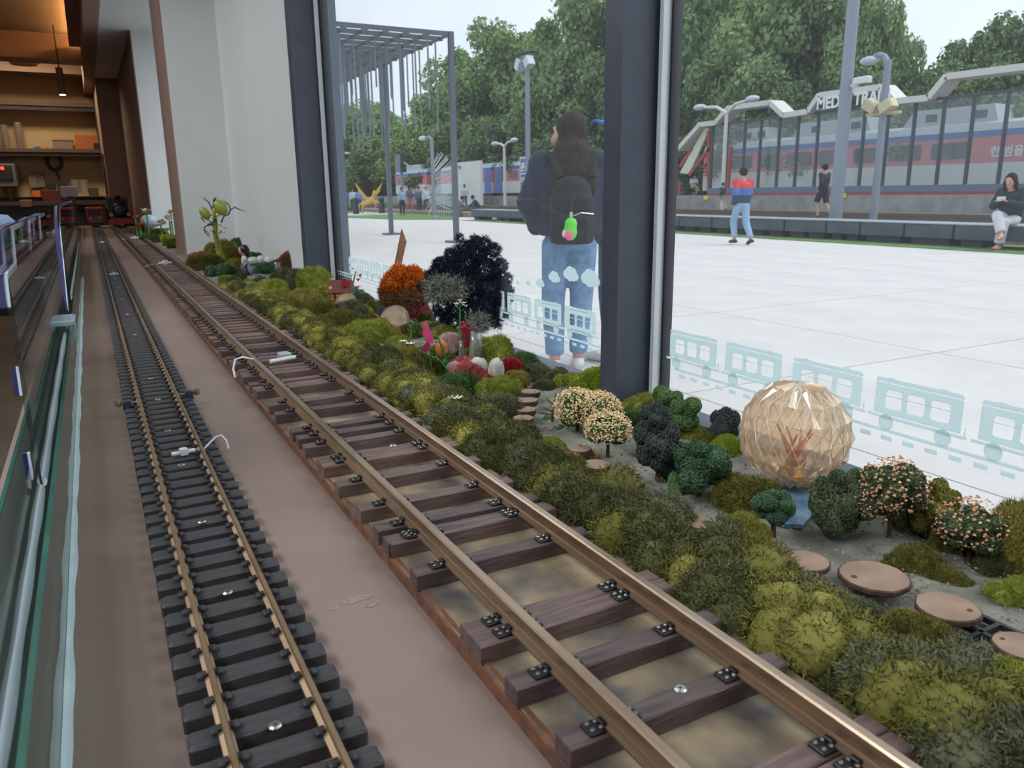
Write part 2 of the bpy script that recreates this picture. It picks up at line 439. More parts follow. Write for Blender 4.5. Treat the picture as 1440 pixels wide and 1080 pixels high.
e = empty('track_sensor', p, 0.2); tag(e, 'grey sensor block on the wide track with looped white wire', 'sensor', 'white track sensors')
MB().cbox(-.010, .008, -.008, .012, 0, .010, .002).build('clip', mat('grey_plastic', s2l(150, 155, 152), 0.5), e)
MB().tube([(-.03, -.008, 0), (.012, -.010, .002)], .0035, 8).build('reed_tube', m_white, e)
MB().tube([(-.052, -.004, .006), (-.07, .0, .012), (-.082, 0, .010), (-.088, -.004, -.004), (-.089, -.012, -.016)], .0016, 6).build('wire', m_wire, e)
for (x, y, z, L, lab) in ((160, 385.5, .017, .03, 'white sensor tube on the narrow track near the far end'), (143.5, 340.5, .017, .03, 'farthest white sensor tube on the narrow track'), (232, 370, .03, .05, 'white sensor tube on the wide track beside the plaster pier'), (189, 334.5, .03, .05, 'white sensor tube on the wide track past the plaster pier'), (165.5, 317, .03, .05, 'white sensor tube in front of the black steam engine')):
    p = P(x, y, z); sensor(p, L, lab, [(-L*.5, 0, 0), (-L*1.2, -.01, -.002), (-L*1.6, -.02, -.008)] if z > .02 else None)
m_dkp = mat('dark_clamp', s2l(44, 52, 62), 0.5)
for (x, y, s, lab) in ((178, 568, -1, 'feeder clamp on the left rail of the narrow track'), (266, 554, 1, 'feeder clamp on the right rail of the narrow track')):
    p = P(x, y, 0.017); e = empty('feeder_clamp', p); tag(e, lab, 'clamp', 'track feeder clamps')
    MB().cbox(-.005, .005, -.005, .005, -.007, .005, .001).build('body', m_dkp, e)
    MB().tube([(-.018*s, 0, .001), (.006*s, 0, .001)], .0012, 6).build('rod', m_steel, e)
    MB().lathe([(.0001, -.004), (.0035, -.004), (.004, 0), (.0035, .004), (.0001, .004)], (0.010*s, 0, 0.002), 8).build('knob', m_brass, e)

# ------------------------------------------------------------------ wide track
XR0, XR1 = 0.2045, 0.2935
m_wood = mat('stained_wood_sleeper', s2l(112, 92, 86), 0.5, c2=s2l(72, 56, 53), scale=26, stretch=(1, 8, 8), bump=0.35, bscale=90, lo=.3, hi=.7)
m_wood2 = mat('reddish_wood_sleeper', s2l(126, 98, 88), 0.5, c2=s2l(80, 60, 55), scale=22, stretch=(1, 7, 7), bump=0.35, bscale=90, lo=.3, hi=.7)
m_wood3 = mat('dark_wood_sleeper', s2l(92, 76, 74), 0.5, c2=s2l(60, 48, 48), scale=24, stretch=(1, 7, 7), bump=0.35, bscale=90, lo=.3, hi=.7)
m_bed = mat('weathered_bed_board', s2l(146, 128, 100), 0.7, c2=s2l(72, 68, 68), scale=21, bump=0.5, bscale=190, lo=.36, hi=.66, detail=12)
m_rust = mat('rust_edge', s2l(112, 72, 48), 0.85, c2=s2l(80, 54, 40), scale=70, bump=0.4)
m_brass2 = mat('brass_rail_wide', s2l(178, 154, 132), 0.34, metal=0.85, c2=s2l(156, 132, 110), scale=12)
m_iron = mat('black_iron_plate', s2l(30, 30, 32), 0.4, metal=0.3)
m_bolt = mat('worn_bolt', s2l(120, 118, 116), 0.35, metal=0.8)
tw = empty('wide_track', ((XR0+XR1)/2, 0, 0)); cw = (XR0+XR1)/2
tag(tw, 'wide model track with brown wooden sleepers and bright brass rails', 'track')
ed = MB(); q = random.Random(3)
MB().box(-0.072, 0.084, 0.08, 9.2, 0.0005, 0.0095).build('bed_board', m_bed, tw)
vs = []; N = 420
for i in range(N):
    yy = 0.08 + (9.12)*(i/(N-1))**1.6; jx = q.uniform(-.0006, .0008)
    vs += [(-0.0745, yy, 0.0004), (-0.0738 + jx, yy, 0.0085), (-0.0705 + jx, yy, 0.0100), (-0.068, yy, 0.0099)]
ed.add(vs, [(i*4+k, i*4+k+1, i*4+k+5, i*4+k+4) for i in range(N-1) for k in range(3)])
ed.build('rusty_edge', m_rust, tw)
rp = rail_profile(0.0135, 0.0030, 0.0066, 0.0135, 0.0022, 0.0042)
for X in (XR0, XR1):
    MB().prism([(u + X - cw, v + 0.0225) for u, v in rp], 'y', 0.08, 9.2).build('rail', m_brass2, tw)
# sleepers: near edges read along the track, then a like rhythm to the far end
ys = [0.155, 0.196, 0.2115, 0.277, 0.331, 0.378, 0.393]
for x, y in ((588, 809), (553, 763)): ys.append(P(x, y, .022).y)
ys += [0.536, 0.565, 0.613, 0.681, 0.739, 0.755, 0.809, 0.845, 0.877, 0.959, 1.009, 1.094, 1.110, 1.137, 1.194, 1.215, 1.240, 1.298, 1.325, 1.351, 1.423, 1.450, 1.524]
y = 1.56
while y < 9.15:
    ys.append(y); y += rnd.choice([0.016, 0.03, 0.034, 0.04, 0.045, 0.05, 0.034])
sm = []
for k in range(4):
    q = random.Random(k); b = MB(); x0, x1, w, h = -.0735, .0735, .0148, .0122
    xs = [x0, x0+.02, x0+.05, 0, x1-.05, x1-.02, x1]
    b0 = []; sec = []
    for i, xx in enumerate(xs):
        a = q.uniform(-.0004, .0004); c = q.uniform(-.0005, .0005)
        sec.append([(xx, 0 + a*.5, 0), (xx, w, 0), (xx, w - .0005 + c*.5, h), (xx, .0012 + a*.5, h - q.uniform(0, .0004)), (xx, 0 + a*.5 + q.choice([0, 0, .0006]), h - .0012)])
    n = len(sec); vs = [p for s in sec for p in s]
    fs = [(i*5+j, i*5+(j+1) % 5, i*5+5+(j+1) % 5, i*5+5+j) for i in range(n-1) for j in range(5)] + [tuple(range(5)), tuple(reversed(range((n-1)*5, n*5)))]
    b.add(vs, fs); me = b.mesh('sleeper'); me.materials.append([m_wood, m_wood2, m_wood3, m_wood][k])
    bm = bmesh.new(); bm.from_mesh(me); bmesh.ops.recalc_face_normals(bm, faces=bm.faces); bm.to_mesh(me); bm.free()
    sm.append(me)
ch = MB()
for s in (-1, 1):
    ch.cur = 0
    ch.cbox(s*.0105 - .0052, s*.0105 + .0052, -.0052, .0052, 0, .0016, .0005)
    ch.cbox(s*.0062 - .0016, s*.0062 + .0016, -.003, .003, .0012, .004, .0005)
    ch.cur = 1
    for bx, by in ((-.0026, -.0026), (-.0026, .0026), (.0026, -.0026), (.0026, .0026)):
        ch.lathe([(.0016, .0014), (.0016, .0022), (.0010, .0029), (.0001, .0031)], (s*.0105 + bx, by, 0), 6)
ch_me = ch.mesh('rail_chair'); ch_me.materials.append(m_iron); ch_me.materials.append(m_bolt)
for i, y in enumerate(ys):
    o = obj('sleeper', sm[rnd.choice([0, 0, 1, 2, 3])] if i != 10 else sm[2], None, tw)
    o.location = (rnd.uniform(-.001, .001), y, 0.0098); o.rotation_euler = (0, 0, rnd.uniform(-.03, .03) if i > 8 else rnd.uniform(-.008, .012))
    for X in (XR0-cw, XR1-cw):
        c = obj('rail_chair', ch_me, None, o); c.location = (X, .0074, .0122)
for (x, y) in ((957, 968), (553, 626)):
    p = P(x, y, .0225); screw(p.x - cw, p.y, .0217, tw)

# ------------------------------------------------------------------ glass screen on the left edge of the shelf
m_curb = pane_mat('green_curb_glass', (0.72, 0.80, 0.77), 1.5, haze=0.05, hazecol=(0.45, 0.55, 0.5))
m_gedge = mat('green_glass_edge', s2l(56, 110, 96), 0.15, c2=s2l(40, 84, 74), scale=20)
m_gedge.node_tree.nodes['Principled BSDF'].inputs['Transmission Weight'].default_value = 0.3
m_clear = pane_mat('clear_screen_glass', (0.93, 0.96, 0.95), 1.5)
m_sil = mat('teal_silicone', s2l(182, 200, 202), 0.35, c2=s2l(166, 188, 190), scale=30, bump=0.2)
m_sil2 = mat('milky_silicone', s2l(190, 194, 216), 0.25, c2=s2l(214, 222, 230), scale=12, stretch=(1, .15, 1))
m_chan = mat('dark_green_channel', s2l(38, 54, 50), 0.3)
m_navy = mat('navy_film', s2l(38, 38, 92), 0.45)
m_wedge = mat('white_film_edge', s2l(205, 212, 232), 0.5)
cg = empty('glass_curb', (-.047, 0, 0)); tag(cg, 'low greenish glass curb sealed to the shelf edge', 'glass panel')
MB().box(-.003, 0, .1, 8.6, .0005, .0735).build('inner_pane', m_curb, cg)
MB().box(-.003, 0.0003, .1, 8.6, .0735, .0755).build('polished_edge', m_gedge, cg)
MB().box(-.034, -.031, .1, 8.6, .0005, .0735).build('outer_pane', m_curb, cg)
MB().box(-.034, -.031, .1, 8.6, .0735, .0755).build('polished_edge', m_gedge, cg)
MB().box(-.031, -.003, .1, 8.6, .0005, .004).build('channel', m_chan, cg)
b = MB(); vs = []; N = 150
for i in range(N):
    yy = .1 + 3.2*(i/(N-1))**1.3; w = .0048 + .0007*math.sin(i*.5) + .0005*math.sin(i*1.3)
    vs += [(0.0002, yy, .0004), (0.0002, yy, w*.8), (w*.55, yy, w*.55), (w, yy, .0004)]
b.add(vs, [(i*4+k, i*4+k+1, i*4+k+5, i*4+k+4) for i in range(N-1) for k in range(3)])
b.build('silicone_bead', m_sil, cg)
p = P(88, 451, .078)
ck = empty('acrylic_clip', (-.0635, p.y, .062)); tag(ck, 'clear acrylic clip bridging the glass curb', 'clip')
m_acr = mat('cloudy_acrylic', s2l(176, 200, 208), 0.12); m_acr.node_tree.nodes['Principled BSDF'].inputs['Transmission Weight'].default_value = 0.35
MB().cbox(-.021, .021, -.045, .045, .013, .021, .002).build('bridge', m_acr, ck)
for s in (-1, 1): MB().cbox(s*.018-.003, s*.018+.003, -.035, .035, -.02, .014, .001).build('jaw', m_acr, ck)
XG = -.0625
def screen(name, y0, y1, z1, label):
    e = empty(name, (XG, y0, 0)); tag(e, label, 'glass screen')
    MB().box(-.002, .002, 0, y1-y0, .004, z1).build('pane', m_clear, e)
    b = MB(); vs = []; N = 60
    for i in range(N):
        yy = (y1-y0)*i/(N-1); w = .0036 + .0004*math.sin(i*.5 + y0)
        for k in range(5):
            a = PI/2 - PI*k/4; vs.append((.002 + w*math.cos(a), yy, .058 + w*1.3*math.sin(a)))
    b.smooth = True
    b.add(vs, [(i*5+k, i*5+k+1, i*5+k+6, i*5+k+5) for i in range(N-1) for k in range(4)])
    b.build('silicone_bead', m_sil2, e)
    return e
s0 = screen('low_glass_screen', .1, .70, .082, 'low clear glass strip set in the curb nearest the camera')
s1 = screen('tall_glass_screen', .72, 1.72, .262, 'clear glass screen with thick navy train trim at left edge')
s2 = screen('tall_glass_screen', 2.10, 4.6, .268, 'farther clear glass screen with navy edge beyond the cardboard boxes')
def ribbon(pts, parent, thick=.0125):
    base = parent.location; W = [PX(x, y, XG) for x, y in pts]
    for i in range(len(W)-1):
        a, c = W[i] - Vector(base), W[i+1] - Vector(base)
        b = MB(); b.bar((-.002-thick/2, a.y, a.z), (-.002-thick/2, c.y, c.z), thick, .003, up=Vector((0, -(c.z-a.z), c.y-a.y)))
        b.build('navy_trim', m_navy, parent)
        b = MB(); b.bar((-.0015, a.y, a.z), (-.0015, c.y, c.z), .0016, .0042, up=Vector((0, -(c.z-a.z), c.y-a.y)))
        b.build('white_edge', m_wedge, parent)
for pts in ([(17, 433), (12, 389), (25, 373), (20.5, 321), (34, 314)], [(46, 353), (43.5, 312), (52, 306)], [(60, 338), (57.5, 305), (64, 301)]):
    ribbon(pts, s1)
for pts in ([(33, 556), (27, 515)], [(49, 673), (43, 636)]): ribbon(pts, s1, .0035)
ribbon([(97, 437), (86.5, 330), (85, 291), (101, 283.5)], s2)
ribbon([(107, 336), (102, 284)], s2)
# pale blue board beyond the screen at the picture's left edge
m_pblue = mat('pale_blue_board', s2l(176, 196, 230), 0.5)
b = MB(); poly = [PX(x, y, -.082) for x, y in ((-14, 300), (0, 301.5), (10, 302), (22, 311), (6, 321), (8, 372), (-6, 390), (-14, 396))]
b.prism([(p.y, p.z) for p in poly], 'x', -.094, -.082)
o = b.build('train_board', m_pblue, None); tag(o, 'pale blue train-shaped board behind the glass screen at far left', 'board')
# ------------------------------------------------------------------ moss, shrubs, little trees
def np_mesh(name, V, tris):
    me = bpy.data.meshes.new(name); nv = len(V); nt = len(tris)
    me.vertices.add(nv); me.vertices.foreach_set('co', np.asarray(V, np.float32).ravel())
    me.loops.add(nt*3); me.loops.foreach_set('vertex_index', np.asarray(tris, np.int32).ravel())
    me.polygons.add(nt); me.polygons.foreach_set('loop_start', np.arange(0, nt*3, 3, dtype=np.int32))
    me.update(calc_edges=True); me.validate()
    return me
def norm(a): return a/np.maximum(np.linalg.norm(a, axis=1, keepdims=True), 1e-9)
def fronds(g, pts, nrm, L, W, spread=0.7):
    """forked fronds: a stalk quad and two tips each"""
    n = len(pts); d = norm(nrm + g.normal(0, spread, (n, 3))); r = g.normal(0, 1, (n, 3)); s = norm(np.cross(d, r))
    l = (L*g.uniform(.6, 1.35, (n, 1))); w = W*g.uniform(.7, 1.3, (n, 1))
    b0, b1 = pts - s*w*.5, pts + s*w*.5
    d2 = norm(d + g.normal(0, .45, (n, 3))); m = pts + d*l*.5; s2 = norm(np.cross(d2, g.normal(0, 1, (n, 3))))
    m0, m1 = m - s2*w*.45, m + s2*w*.45
    t0 = m + norm(d2 + s2*.9)*l*.5; t1 = m + norm(d2 - s2*.9 + g.normal(0, .3, (n, 3)))*l*.5
    V = np.stack([b0, b1, m0, m1, t0, t1], 1).reshape(-1, 3); k = np.arange(n)[:, None]*6
    T = np.concatenate([k+np.array([0, 1, 3]), k+np.array([0, 3, 2]), k+np.array([2, 3, 4]), k+np.array([3, 2, 5])], 0)
    return V, T
def flakes(g, pts, nrm, S):
    """small crumbs of foliage: flattened four-sided chips"""
    n = len(pts); d = norm(nrm + g.normal(0, .8, (n, 3))); s = norm(np.cross(d, g.normal(0, 1, (n, 3)))); t = np.cross(d, s)
    z = S*g.uniform(.6, 1.4, (n, 1))
    V = np.stack([pts - s*z, pts - t*z*.8, pts + s*z, pts + t*z*.8, pts + d*z*.9], 1).reshape(-1, 3); k = np.arange(n)[:, None]*5
    T = np.concatenate([k+np.array([0, 1, 4]), k+np.array([1, 2, 4]), k+np.array([2, 3, 4]), k+np.array([3, 0, 4])], 0)
    return V, T
def ico(level=2):
    bm = bmesh.new(); bmesh.ops.create_icosphere(bm, subdivisions=level, radius=1.0)
    V = np.array([v.co[:] for v in bm.verts]); T = np.array([[v.index for v in f.verts] for f in bm.faces]); bm.free(); return V, T
ICO2 = ico(2); ICO3 = ico(3)
def cluster(g, lobes, n, style, L, W, lo=-0.1, core=True):
    """lobes: (x,y,z,r) spheres; fronds or flakes all over their outer skin"""
    lobes = np.array(lobes, float); a = lobes[:, 3]**2; pick = g.choice(len(lobes), n*2, p=a/a.sum())
    u = norm(g.normal(0, 1, (n*2, 3))); pts = lobes[pick, :3] + u*lobes[pick, 3:4]*g.uniform(.88, 1.0, (n*2, 1))
    dist = np.linalg.norm(pts[:, None, :] - lobes[None, :, :3], axis=2)/lobes[None, :, 3]
    ok = (dist.min(1) > .86) & (pts[:, 2] > lo); pts, u = pts[ok][:n], u[ok][:n]
    V, T = fronds(g, pts, u, L, W) if style == 'frond' else flakes(g, pts, u, L)
    if core:
        for (x, y, z, r) in lobes:
            c = ICO2[0]*(r*.86)*(1 + g.normal(0, .05, (len(ICO2[0]), 1))) + np.array([x, y, z])
            T = np.concatenate([T, ICO2[1] + len(V)], 0); V = np.concatenate([V, c], 0)
    return V, T
def dome_lobes(g, k, flat=0.75):
    out = [(0, 0, .18, .62)]
    for _ in range(k):
        an = g.uniform(0, 2*PI); rr = math.sqrt(g.uniform(0, 1))*.68; r = g.uniform(.24, .42)
        out.append((rr*math.cos(an), rr*math.sin(an), flat*math.sqrt(max(0, 1-rr*rr))*.72 - r*.25 + g.uniform(-.06, .08), r))
    return out
MOSS = []
for s in range(6):
    g = np.random.default_rng(40+s); V, T = cluster(g, dome_lobes(g, 11), 10500, 'frond', .20, .026); MOSS.append(np_mesh('moss', V, T))
FINE = []
for s in range(3):
    g = np.random.default_rng(70+s); V, T = cluster(g, dome_lobes(g, 13), 11500, 'frond', .135, .02); FINE.append(np_mesh('moss', V, T))
LEAFY = []
for s in range(3):
    g = np.random.default_rng(90+s); V, T = cluster(g, dome_lobes(g, 10), 3200, 'flake', .055, 0); LEAFY.append(np_mesh('foliage', V, T))
CROWN = []
for s in range(5):
    g = np.random.default_rng(120+s); lob = [(0, 0, 0, .55)]
    for _ in range(11):
        u = norm(g.normal(0, 1, (1, 3)))[0]; lob.append((u[0]*.55, u[1]*.55, u[2]*.55, g.uniform(.26, .42)))
    V, T = cluster(g, lob, 5200, 'flake', .042, 0, lo=-9); CROWN.append(np_mesh('crown', V, T))
BLOSSOM = []
for s in range(2):
    g = np.random.default_rng(140+s); u = norm(g.normal(0, 1, (1500 if s == 0 else 420, 3))); u = u[u[:, 2] > -.5]; pts = u*g.uniform(.80, 1.02, (len(u), 1))
    V, T = flakes(g, pts, u, .052); BLOSSOM.append(np_mesh('blossom', V, T))
L_ = lambda *c: [s2l(*x) for x in c]
PAL = {
    'olive': L_((80, 82, 40), (118, 116, 56), (154, 148, 80)),
    'dark': L_((66, 70, 44), (98, 100, 62), (132, 132, 88)),
    'grey': L_((80, 86, 66), (112, 116, 88), (146, 148, 114)),
    'lime': L_((112, 124, 46), (152, 160, 70), (188, 192, 102)),
    'bright': L_((118, 140, 40), (154, 172, 58), (184, 198, 92)),
    'yellow': L_((118, 114, 52), (152, 146, 70), (184, 178, 102)),
    'green': L_((58, 86, 50), (86, 116, 68), (120, 144, 94)),
    'deep': L_((42, 66, 48), (64, 92, 66), (98, 122, 94)),
    'spruce': L_((50, 62, 44), (76, 90, 64), (112, 122, 92)),
    'slate': L_((48, 56, 56), (66, 76, 74), (92, 100, 94)),
    'rose': L_((165, 72, 77), (204, 107, 107), (233, 147, 140)),
    'crimson': L_((132, 28, 44), (184, 48, 63), (215, 85, 92)),
    'orange': L_((184, 85, 26), (233, 123, 44), (255, 160, 72)),
    'brown': L_((105, 74, 50), (147, 105, 72), (180, 136, 99)),
    'cream': L_((204, 173, 127), (228, 202, 156), (244, 224, 184)),
    'peach': L_((187, 134, 101), (213, 162, 127), (233, 189, 154)),
    'navy': L_((30, 34, 48), (54, 60, 78), (96, 104, 124)),
    'ash': L_((132, 138, 127), (169, 176, 162), (202, 206, 193)),
    'pink': L_((209, 165, 165), (235, 202, 202), (253, 228, 226)),
}
def pm(key): return fleck('plant_' + key, PAL[key])

# sandy ground mat behind the wide track and the blue pool
m_sand = mat('grey_sand_mat', s2l(134, 132, 122), 0.95, c2=s2l(92, 94, 84), scale=26, bump=0.8, bscale=260, detail=8)
gm = MB(); V = []; nx, ny = 12, 150
for j in range(ny):
    yy = .05 + 4.2*(j/(ny-1))**1.5
    for i in range(nx):
        xx = .342 + (.640-.342)*i/(nx-1); V.append((xx, yy, .003 + .0035*math.sin(xx*61 + yy*17)*math.sin(yy*43 + xx*9) + (.0 if 0 < i < nx-1 else -.003)))
gm.smooth = True
gm.add(V, [(j*nx+i, j*nx+i+1, (j+1)*nx+i+1, (j+1)*nx+i) for j in range(ny-1) for i in range(nx-1)])
o = gm.build('sand_mat', m_sand); tag(o, 'grey sandy ground mat along the window behind the wide track', 'ground')
m_pool = mat('blue_pool_resin', s2l(44, 100, 150), 0.15, c2=s2l(110, 140, 160), scale=60)
def pool(pts, label):
    q = [P(x, y, .0065) for x, y in pts]
    o = MB().prism([(p.x, p.y) for p in q][::-1], 'z', .003, .0065).build('pool', m_pool, recalc=True); tag(o, label, 'pool', 'little blue pools')
pool([(1036, 672), (1062, 668), (1110, 690), (1146, 690), (1150, 712), (1130, 738), (1092, 736), (1066, 712), (1045, 690)], 'blue resin pool under the cut glass globe')
pool([(352, 392), (366, 386), (374, 392), (368, 399), (356, 400)], 'blue resin pool beside the girl figurine')

# low moss covering the bank along the wide track
def bank(name, spots, n, key, label, L=.0075, W=.0011):
    g = np.random.default_rng(len(spots)+n); lob = []
    for (x, y, r, hz) in spots: lob.append((x, y, hz - r*.55, r))
    V, T = cluster(g, lob, n, 'frond', L, W, lo=-.002)
    o = obj(name, np_mesh(name, V, T), pm(key)); tag(o, label, 'moss', kind='stuff'); return o
q = random.Random(5)
sp = {'dark': [], 'olive': [], 'grey': [], 'yellow': []}
y = .10
while y < 2.6:
    for _ in range(4):
        k = q.choice(['dark', 'dark', 'olive', 'grey'] if y < .7 else ['dark', 'olive', 'olive', 'yellow', 'grey']); r = q.uniform(.013, .026)
        sp[k].append((q.uniform(.340, .402 if y < 1.2 else .40), y + q.uniform(-.02, .02), r, q.uniform(.016, .036)))
    y += .022 + y*.012
bank('moss_bank', sp['dark'], 66000, 'dark', 'dark green low moss carpet along the wide track')
bank('moss_bank', sp['olive'], 34000, 'olive', 'olive low moss carpet along the wide track')
bank('moss_bank', sp['yellow'], 22000, 'yellow', 'yellow green low moss carpet along the wide track')
bank('moss_bank', sp['grey'], 34000, 'grey', 'grey green lichen carpet along the wide track')

# loose grit and chips lying on the sand mat
g = np.random.default_rng(31); n_ = 9000
pp_ = np.stack([g.uniform(.345, .638, n_), .06 + 2.4*g.uniform(0, 1, n_)**1.7, np.full(n_, .0055)], 1)
V, T = flakes(g, pp_, np.tile(np.array([[0, 0, 1.0]]), (n_, 1)), .0013)
o = obj('grit', np_mesh('grit', V, T), fleck('grit_chips', [s2l(96, 94, 80), s2l(140, 134, 120), s2l(176, 168, 150)])); tag(o, 'loose grit and bark chips strewn over the sand mat', 'grit', kind='stuff')
_clump_n = 0
def clump(x, y, r, key, label, hz=1.0, fam=None, z=0.0, name='moss_mound'):
    """mound whose base centre stands at photo point (x, y) on height z, r photo pixels wide"""
    global _clump_n
    p = P(x, y, z); s = r*mpp(p)*(1.18 if name == 'moss_mound' else 1.3); hz = hz*1.25; fam = fam or (FINE if key in ('lime', 'bright', 'yellow') else MOSS)
    q = random.Random(_clump_n*13 + 1); me = fam[_clump_n % len(fam)]; _clump_n += 1
    o = inst(name, me, pm(key), None, p - Vector((0, 0, s*.12)), (0, 0, q.uniform(0, 6.28)), (s*q.uniform(.92, 1.08), s*q.uniform(.92, 1.08), s*hz))
    tag(o, label, 'moss' if name == 'moss_mound' else 'bush', 'moss mounds in the garden strip' if name == 'moss_mound' else 'little bushes in the garden strip')
    return o
